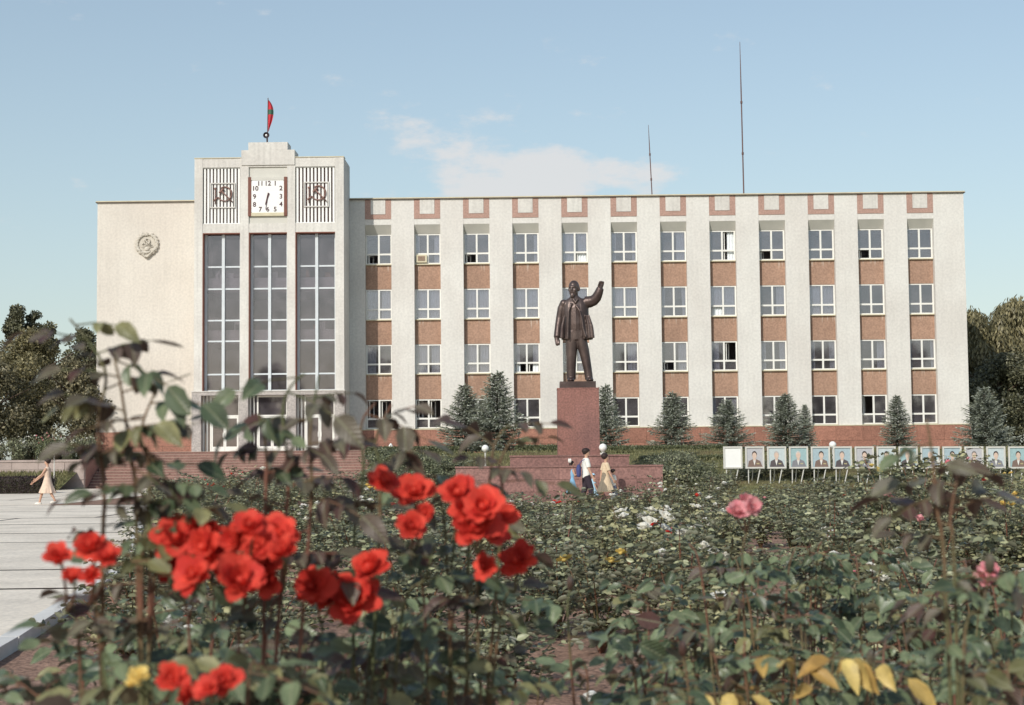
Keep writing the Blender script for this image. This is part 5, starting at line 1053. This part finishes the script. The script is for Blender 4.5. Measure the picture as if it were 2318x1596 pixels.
def near_flower(bush, p, dia, kind, r, face=None):
    nrm = Vector(face) if face else Vector((r.uniform(-.55, .35), r.uniform(-1.2, -.5), r.uniform(.15, .9))); nrm.normalize()
    fo = link('flower', HEART[kind], bush, p); fo.scale = (dia, dia, dia); fo.rotation_euler = nrm.to_track_quat('Z', 'Y').to_euler()
    c = bpy.data.objects.new('calyx', CALYX); COL.objects.link(c); c.parent = fo
    for (n, el, L, ph) in ((8, 2, .52, 0), (7, 18, .47, .5), (7, 38, .38, .2), (5, 60, .28, .7)):
        for k_ in range(n):
            a = 2 * math.pi * (k_ + ph) / n + r.uniform(-.2, .2); e = R(el + r.uniform(-20, 18)); d = Vector((math.cos(a) * math.cos(e), math.sin(a) * math.cos(e), math.sin(e))); u = Vector((-math.cos(a) * math.sin(e), -math.sin(a) * math.sin(e), math.cos(e)))
            q = bpy.data.objects.new('petal', PM[kind]); COL.objects.link(q); q.parent = fo; q.location = (math.cos(a) * .05, math.sin(a) * .05, .0); q.rotation_euler = rot_from(d, u); L *= r.uniform(.78, 1.12); q.scale = (L, L * r.uniform(.8, 1.15), L * r.uniform(.5, 1.8))
    return fo
def spline(pts, n):
    pts = [Vector(p) for p in pts]; out = []
    for i in range(len(pts) - 1):
        p0, p1, p2, p3 = pts[max(i - 1, 0)], pts[i], pts[i + 1], pts[min(i + 2, len(pts) - 1)]
        for k_ in range(n):
            t = k_ / n; out.append(.5 * ((2 * p1) + (p2 - p0) * t + (2 * p0 - 5 * p1 + 4 * p2 - p3) * t * t + (3 * p1 - p0 - 3 * p2 + p3) * t ** 3))
    out.append(pts[-1]); return out
def compound(bush, p, d, r, kind, L, n5=True, droop=.0):
    """one rose leaf: stalk with five (or three) leaflets, each a mesh of its own"""
    d = Vector(d).normalized(); side = d.cross(Vector((0, 0, 1))); side = side.normalized() if side.length > .05 else Vector((1, 0, 0))
    up = Vector((r.uniform(-.5, .35), r.uniform(-.85, .1), r.uniform(.45, 1.0)))
    tip = p + d * L * 1.9 + Vector((0, 0, -droop * L)); MB().tube([p, p.lerp(tip, .5) + Vector((0, 0, .1 * L)), tip], [.0016, .0013, .0010], 5).build('leaf_stalk', M['cane'], bush)
    sets = [(1.0, 0)] + [(.62, 1), (.62, -1)] + ([(.28, 1), (.28, -1)] if n5 else [])
    for (t, sd) in sets:
        b = p.lerp(tip, t) + Vector((0, 0, .1 * L * math.sin(math.pi * t))); dd = (d * (1 if sd == 0 else .5) + side * sd * .95 + Vector((0, 0, r.uniform(-.55, .15) - droop))).normalized()
        Lf = L * (1 if sd == 0 else r.uniform(.75, .92)) * r.uniform(.9, 1.1); o = link('leaf', r.choice(NL[kind]), bush, b, rot_from(dd, up + Vector((r.uniform(-.35, .35), r.uniform(-.35, .35), r.uniform(-.2, .2)))), Lf)
def pt(px, py, d): return at(px, py, d)
def near_bush(label, base_px, d, canes, seed, kind='g', L=.05, step=.075, flowers=(), group='rose bushes close by', name='foreground_rose_bush', leafy=(.0, .86)):
    r = random.Random(seed); b0 = pt(base_px, 1300, d); base = Vector((b0.x, d, .04)); o = empty(name, base, label, 'rose bush', group)
    zlow = pt(base_px, 1596, d).z - .10
    for ci, cn in enumerate(canes):
        kk = kind; lf = leafy
        if isinstance(cn, dict): kk = cn.get('kind', kind); lf = cn.get('leafy', leafy); cn = cn['pts']
        w_ = [pt(x, y, d + (q[0] if q else 0)) for (x, y, *q) in cn]; low = base + Vector((r.uniform(-.05, .05), r.uniform(-.05, .05), 0)); P_ = spline([low, low.lerp(w_[0], .55) + Vector((r.uniform(-.03, .03), 0, .04))] + w_, 6)
        n = len(P_); MB().tube(P_, [.0042 - .0026 * i / (n - 1) for i in range(n)], 6).build('cane', M['cane'], o, True)
        acc_ = 0; sgn = 1; tot = sum((P_[i + 1] - P_[i]).length for i in range(n - 1)); run = 0
        for i in range(n - 1):
            sl_ = (P_[i + 1] - P_[i]).length; acc_ += sl_; run += sl_
            if acc_ > step and P_[i].z > zlow and lf[0] <= run / tot <= lf[1] + .14:
                acc_ = 0; sgn = -sgn; a = r.uniform(-.9, .9) + (0 if sgn > 0 else math.pi); dv = Vector((math.cos(a), math.sin(a) * .8, r.uniform(-.15, .55))); k2 = kk if r.random() < .78 else r.choice('roo' if kk == 'g' else 'ggo')
                compound(o, P_[i].copy(), dv, r, k2, L * r.uniform(.62, 1.12), r.random() < .75, r.uniform(0, .7))
        if r.random() < .3 and group == 'rose bushes close by' and not flowers: link('bud', BUD, o, P_[-1], None, .02)
    for fi, (px, py, sz, kd, *q) in enumerate(flowers):
        dd = d + (q[0] if q else r.uniform(-.30, -.14)); p = pt(px, py, dd); near_flower(o, p, sz * (1.12 if kd == 'red' else 1.05) * dd / F, kd, r)
        top = min(canes, key=lambda c: abs((c['pts'] if isinstance(c, dict) else c)[-1][0] - px) + abs((c['pts'] if isinstance(c, dict) else c)[-1][1] - py - 60)); tp = (top['pts'] if isinstance(top, dict) else top)[-1]; j = pt(tp[0], tp[1], d + (tp[2] if len(tp) > 2 else 0))
        MB().tube(spline([j, j.lerp(p, .5) + Vector((0, .02, -.01)), p + Vector((0, .02, -.01))], 4), .0022, 5).build('flower_stalk', M['cane'], o, True)
    return o
BUD = MB().ell((0, 0, .5), (.42, .42, .8), 8, 8).mesh('bud', M['redleaf'], True)
rd = 'red'
near_bush('tall rose bush with a long arching shoot of purplish leaves and small red blooms', 225, 2.4, [
    {'pts': [(232, 1290), (236, 1120), (222, 960), (240, 850), (205, 780), (158, 722)], 'kind': 'r', 'leafy': (.35, 1)},
    {'pts': [(320, 1330), (335, 1180), (300, 1060), (250, 960)], 'kind': 'g', 'leafy': (.4, 1)}, {'pts': [(350, 1300), (400, 1150), (330, 1010)], 'kind': 'g', 'leafy': (.5, 1)}, {'pts': [(310, 1210), (292, 1010), (272, 870), (255, 800)], 'kind': 'r', 'leafy': (.55, 1)}, {'pts': [(340, 1150), (318, 990), (350, 890)], 'kind': 'r', 'leafy': (.6, 1)}, {'pts': [(180, 1470), (150, 1385)], 'leafy': (.4, .85)}, {'pts': [(225, 1450), (200, 1370)], 'leafy': (.4, .85)}], 1, 'g', .049, .021,
    [(130, 1262, 66, rd), (205, 1240, 76, rd), (240, 1262, 64, rd), (162, 1306, 62, rd), (205, 1304, 56, rd)])
near_bush('rose bush with the largest cluster of open red blooms', 500, 2.6, [
    {'pts': [(430, 1480), (420, 1380)], 'leafy': (.4, .8)}, {'pts': [(540, 1480), (550, 1390)], 'leafy': (.4, .8)}, {'pts': [(600, 1470), (640, 1340)], 'leafy': (.4, .8)}, {'pts': [(480, 1450), (480, 1330)], 'leafy': (.4, .8)},
    {'pts': [(700, 1200), (702, 980), (722, 850)], 'kind': 'r', 'leafy': (.66, 1)}, {'pts': [(600, 1180), (602, 1020), (585, 935)], 'kind': 'g', 'leafy': (.66, 1)}, {'pts': [(640, 1260), (652, 1080), (640, 940), (655, 880), (690, 845)], 'kind': 'r', 'leafy': (.60, 1)}], 2, 'g', .054, .030,
    [(400, 1218, 92, rd), (462, 1240, 92, rd), (395, 1292, 100, rd), (532, 1222, 84, rd), (566, 1196, 88, rd), (624, 1214, 100, rd), (640, 1252, 76, rd), (542, 1318, 104, rd), (598, 1278, 84, rd), (500, 1258, 78, rd), (440, 1300, 74, rd), (430, 1200, 70, rd), (478, 1208, 72, rd), (585, 1240, 80, rd), (600, 1318, 66, rd), (645, 1222, 70, rd), (515, 1290, 70, rd)])
near_bush('rose bush with four packed red blooms above a yellow leaf', 770, 2.8, [
    {'pts': [(730, 1490), (725, 1410)], 'leafy': (.4, .8)}, {'pts': [(800, 1500), (810, 1430)], 'leafy': (.4, .8)}, {'pts': [(840, 1470), (850, 1370)], 'leafy': (.4, .85)},
    {'pts': [(860, 1150), (850, 1000), (886, 915)], 'kind': 'r', 'leafy': (.68, 1)}, {'pts': [(800, 1250), (822, 1080), (818, 960), (850, 912)], 'kind': 'r', 'leafy': (.66, 1)}, {'pts': [(905, 1420), (960, 1310), (985, 1230)], 'leafy': (.45, 1)}], 3, 'g', .054, .032,
    [(708, 1326, 96, rd), (760, 1332, 76, rd), (800, 1358, 108, rd), (836, 1288, 98, rd), (745, 1350, 70, rd)])
near_bush('rose bush carrying several loose red blooms in front of the monument base', 1060, 2.9, [
    {'pts': [(960, 1370), (930, 1260)], 'leafy': (.35, .9)}, {'pts': [(1080, 1390), (1085, 1270)], 'leafy': (.35, .9)}, {'pts': [(1130, 1420), (1165, 1340)], 'leafy': (.35, .9)},
    {'pts': [(1135, 1180), (1128, 1060), (1166, 980)], 'kind': 'r', 'leafy': (.68, 1)}, {'pts': [(1060, 1250), (1105, 1100), (1118, 1010), (1148, 962)], 'kind': 'r', 'leafy': (.64, 1)}, {'pts': [(1010, 1250), (985, 1120), (930, 1050)], 'leafy': (.55, 1)}, {'pts': [(1020, 1450), (1050, 1330), (1020, 1290)], 'leafy': (.4, 1)}], 4, 'g', .054, .032,
    [(866, 1092, 66, rd), (938, 1114, 82, rd), (930, 1194, 72, rd), (962, 1162, 48, rd), (1036, 1118, 84, rd), (1092, 1150, 88, rd), (1074, 1192, 104, rd), (1130, 1172, 72, rd), (1098, 1282, 58, rd), (1170, 1272, 84, rd), (1112, 1205, 70, rd), (1050, 1160, 72, rd)])
near_bush('rose bush low down with red blooms half hidden among leaves', 430, 2.2, [[(330, 1560), (350, 1600)], [(460, 1600), (480, 1590)], [(560, 1580), (590, 1520)], [(240, 1560), (250, 1500)]], 5, 'g', .058, .035, [(388, 1536, 70, rd), (424, 1576, 74, rd), (506, 1544, 84, rd), (470, 1560, 50, rd)], leafy=(.5, 1))
near_bush('rose bush with a pink bloom and pale leaves beyond the red clusters', 1690, 4.0, [{'pts': [(1680, 1300), (1690, 1205)], 'leafy': (.4, .8)}, [(1590, 1320), (1560, 1230)], [(1780, 1340), (1800, 1240)], [(1700, 1400), (1660, 1300)]], 6, 'g', .068, .05, [(1668, 1160, 56, 'pink'), (1702, 1150, 50, 'pink'), (1684, 1135, 40, 'pink')], leafy=(.35, .9))
near_bush('rose bush with one tall dark shoot rising before the portrait boards', 2130, 2.5, [{'pts': [(2140, 1330), (2120, 1150), (2108, 1020), (2096, 950)], 'kind': 'r', 'leafy': (.62, 1)}, {'pts': [(2160, 1300), (2150, 1180), (2165, 1090)], 'kind': 'r', 'leafy': (.6, 1)}, {'pts': [(2180, 1480), (2220, 1380), (2240, 1290)], 'leafy': (.5, 1)}], 7, 'g', .060, .032)
near_bush('rose bush with a pink bloom near large dark leaves', 2230, 3.9, [{'pts': [(2210, 1440), (2222, 1350)], 'leafy': (.35, .85)}, [(2290, 1400), (2300, 1290)], [(2150, 1420), (2120, 1330)]], 8, 'g', .07, .05, [(2226, 1306, 64, 'pink'), (2240, 1290, 40, 'pink')], leafy=(.35, .95))
near_bush('rose bush with large yellow withering leaves', 1720, 3.1, [{'pts': [(1560, 1580), (1545, 1480)], 'kind': 'y', 'leafy': (.62, 1)}, {'pts': [(1690, 1560), (1685, 1450)], 'kind': 'y', 'leafy': (.66, 1)}, {'pts': [(1880, 1560), (1890, 1440)], 'kind': 'y', 'leafy': (.62, 1)}, {'pts': [(1960, 1590), (1970, 1500)], 'kind': 'y', 'leafy': (.64, 1)}, [(1630, 1570), (1610, 1470)], [(1790, 1580), (1800, 1480)]], 9, 'g', .068, .035, leafy=(.6, 1))
near_bush('rose bush with small drooping yellow bloom in shade', 310, 3.3, [[(300, 1600), (310, 1560)], [(190, 1580), (180, 1510)], [(110, 1610), (110, 1560)]], 10, 'g', .055, .06, [(310, 1530, 52, 'yellow', -1.35), (300, 1545, 34, 'yellow', -1.33)], leafy=(.4, 1))
near_bush('rose shoot with broad grey-green leaves over bare soil', 1290, 3.6, [{'pts': [(1290, 1480), (1284, 1380), (1290, 1330)], 'leafy': (.78, 1)}, {'pts': [(1330, 1570), (1310, 1500)], 'leafy': (.8, 1)}], 11, 'g', .078, .045)
FILL = [(95, 1520, 3.0), (40, 1550, 2.6), (1200, 1500, 4.6), (480, 1425, 3.0), (560, 1490, 2.6), (820, 1430, 3.2), (1000, 1450, 3.5), (390, 1350, 3.9), (680, 1390, 4.0), (890, 1345, 4.3), (270, 1380, 4.1), (330, 1430, 3.4), (620, 1440, 3.6), (700, 1500, 2.7), (900, 1450, 3.6), (210, 1540, 2.6), (980, 1540, 3.0), (1480, 1300, 4.8), (1590, 1390, 4.2), (1700, 1240, 5.4), (1830, 1200, 5.6), (1960, 1240, 5.8), (2080, 1310, 4.6), (2200, 1220, 5.4), (2290, 1270, 4.6), (1480, 1480, 3.6), (1830, 1360, 4.0), (1990, 1420, 3.5), (2130, 1450, 3.3), (2280, 1430, 3.2), (2220, 1530, 2.7), (1420, 1540, 3.0)]
for q, (px, yt, d_) in enumerate(FILL):
    r = random.Random(200 + q); cs = []
    for k_ in range(6):
        x_ = px + r.uniform(-330, 330) / d_; y_ = yt + r.uniform(0, 110); cs.append([(x_ * .6 + px * .4, y_ + 230 / d_ * 1.4, r.uniform(-.15, .15)), (x_, y_, r.uniform(-.25, .25))])
    near_bush('leafy rose bush without blooms ' + min(((225, 'beside the tall arching shoot'), (500, 'beside the largest red cluster'), (770, 'beside the four packed red blooms'), (1060, 'beside the loose red blooms'), (1290, 'beside the shoot with broad grey-green leaves'), (1690, 'beside the pink bloom with pale leaves'), (1720, 'beside the yellow-leaved bush'), (2130, 'beside the tall dark shoot'), (2230, 'beside the pink bloom with dark leaves')), key=lambda t_: abs(t_[0] - px))[1], px, d_, cs, 300 + q, 'g' if q % 4 else 'g', .054 + .006 * (d_ > 4), .040, leafy=(.42, 1), group='leafy rose bushes close by')
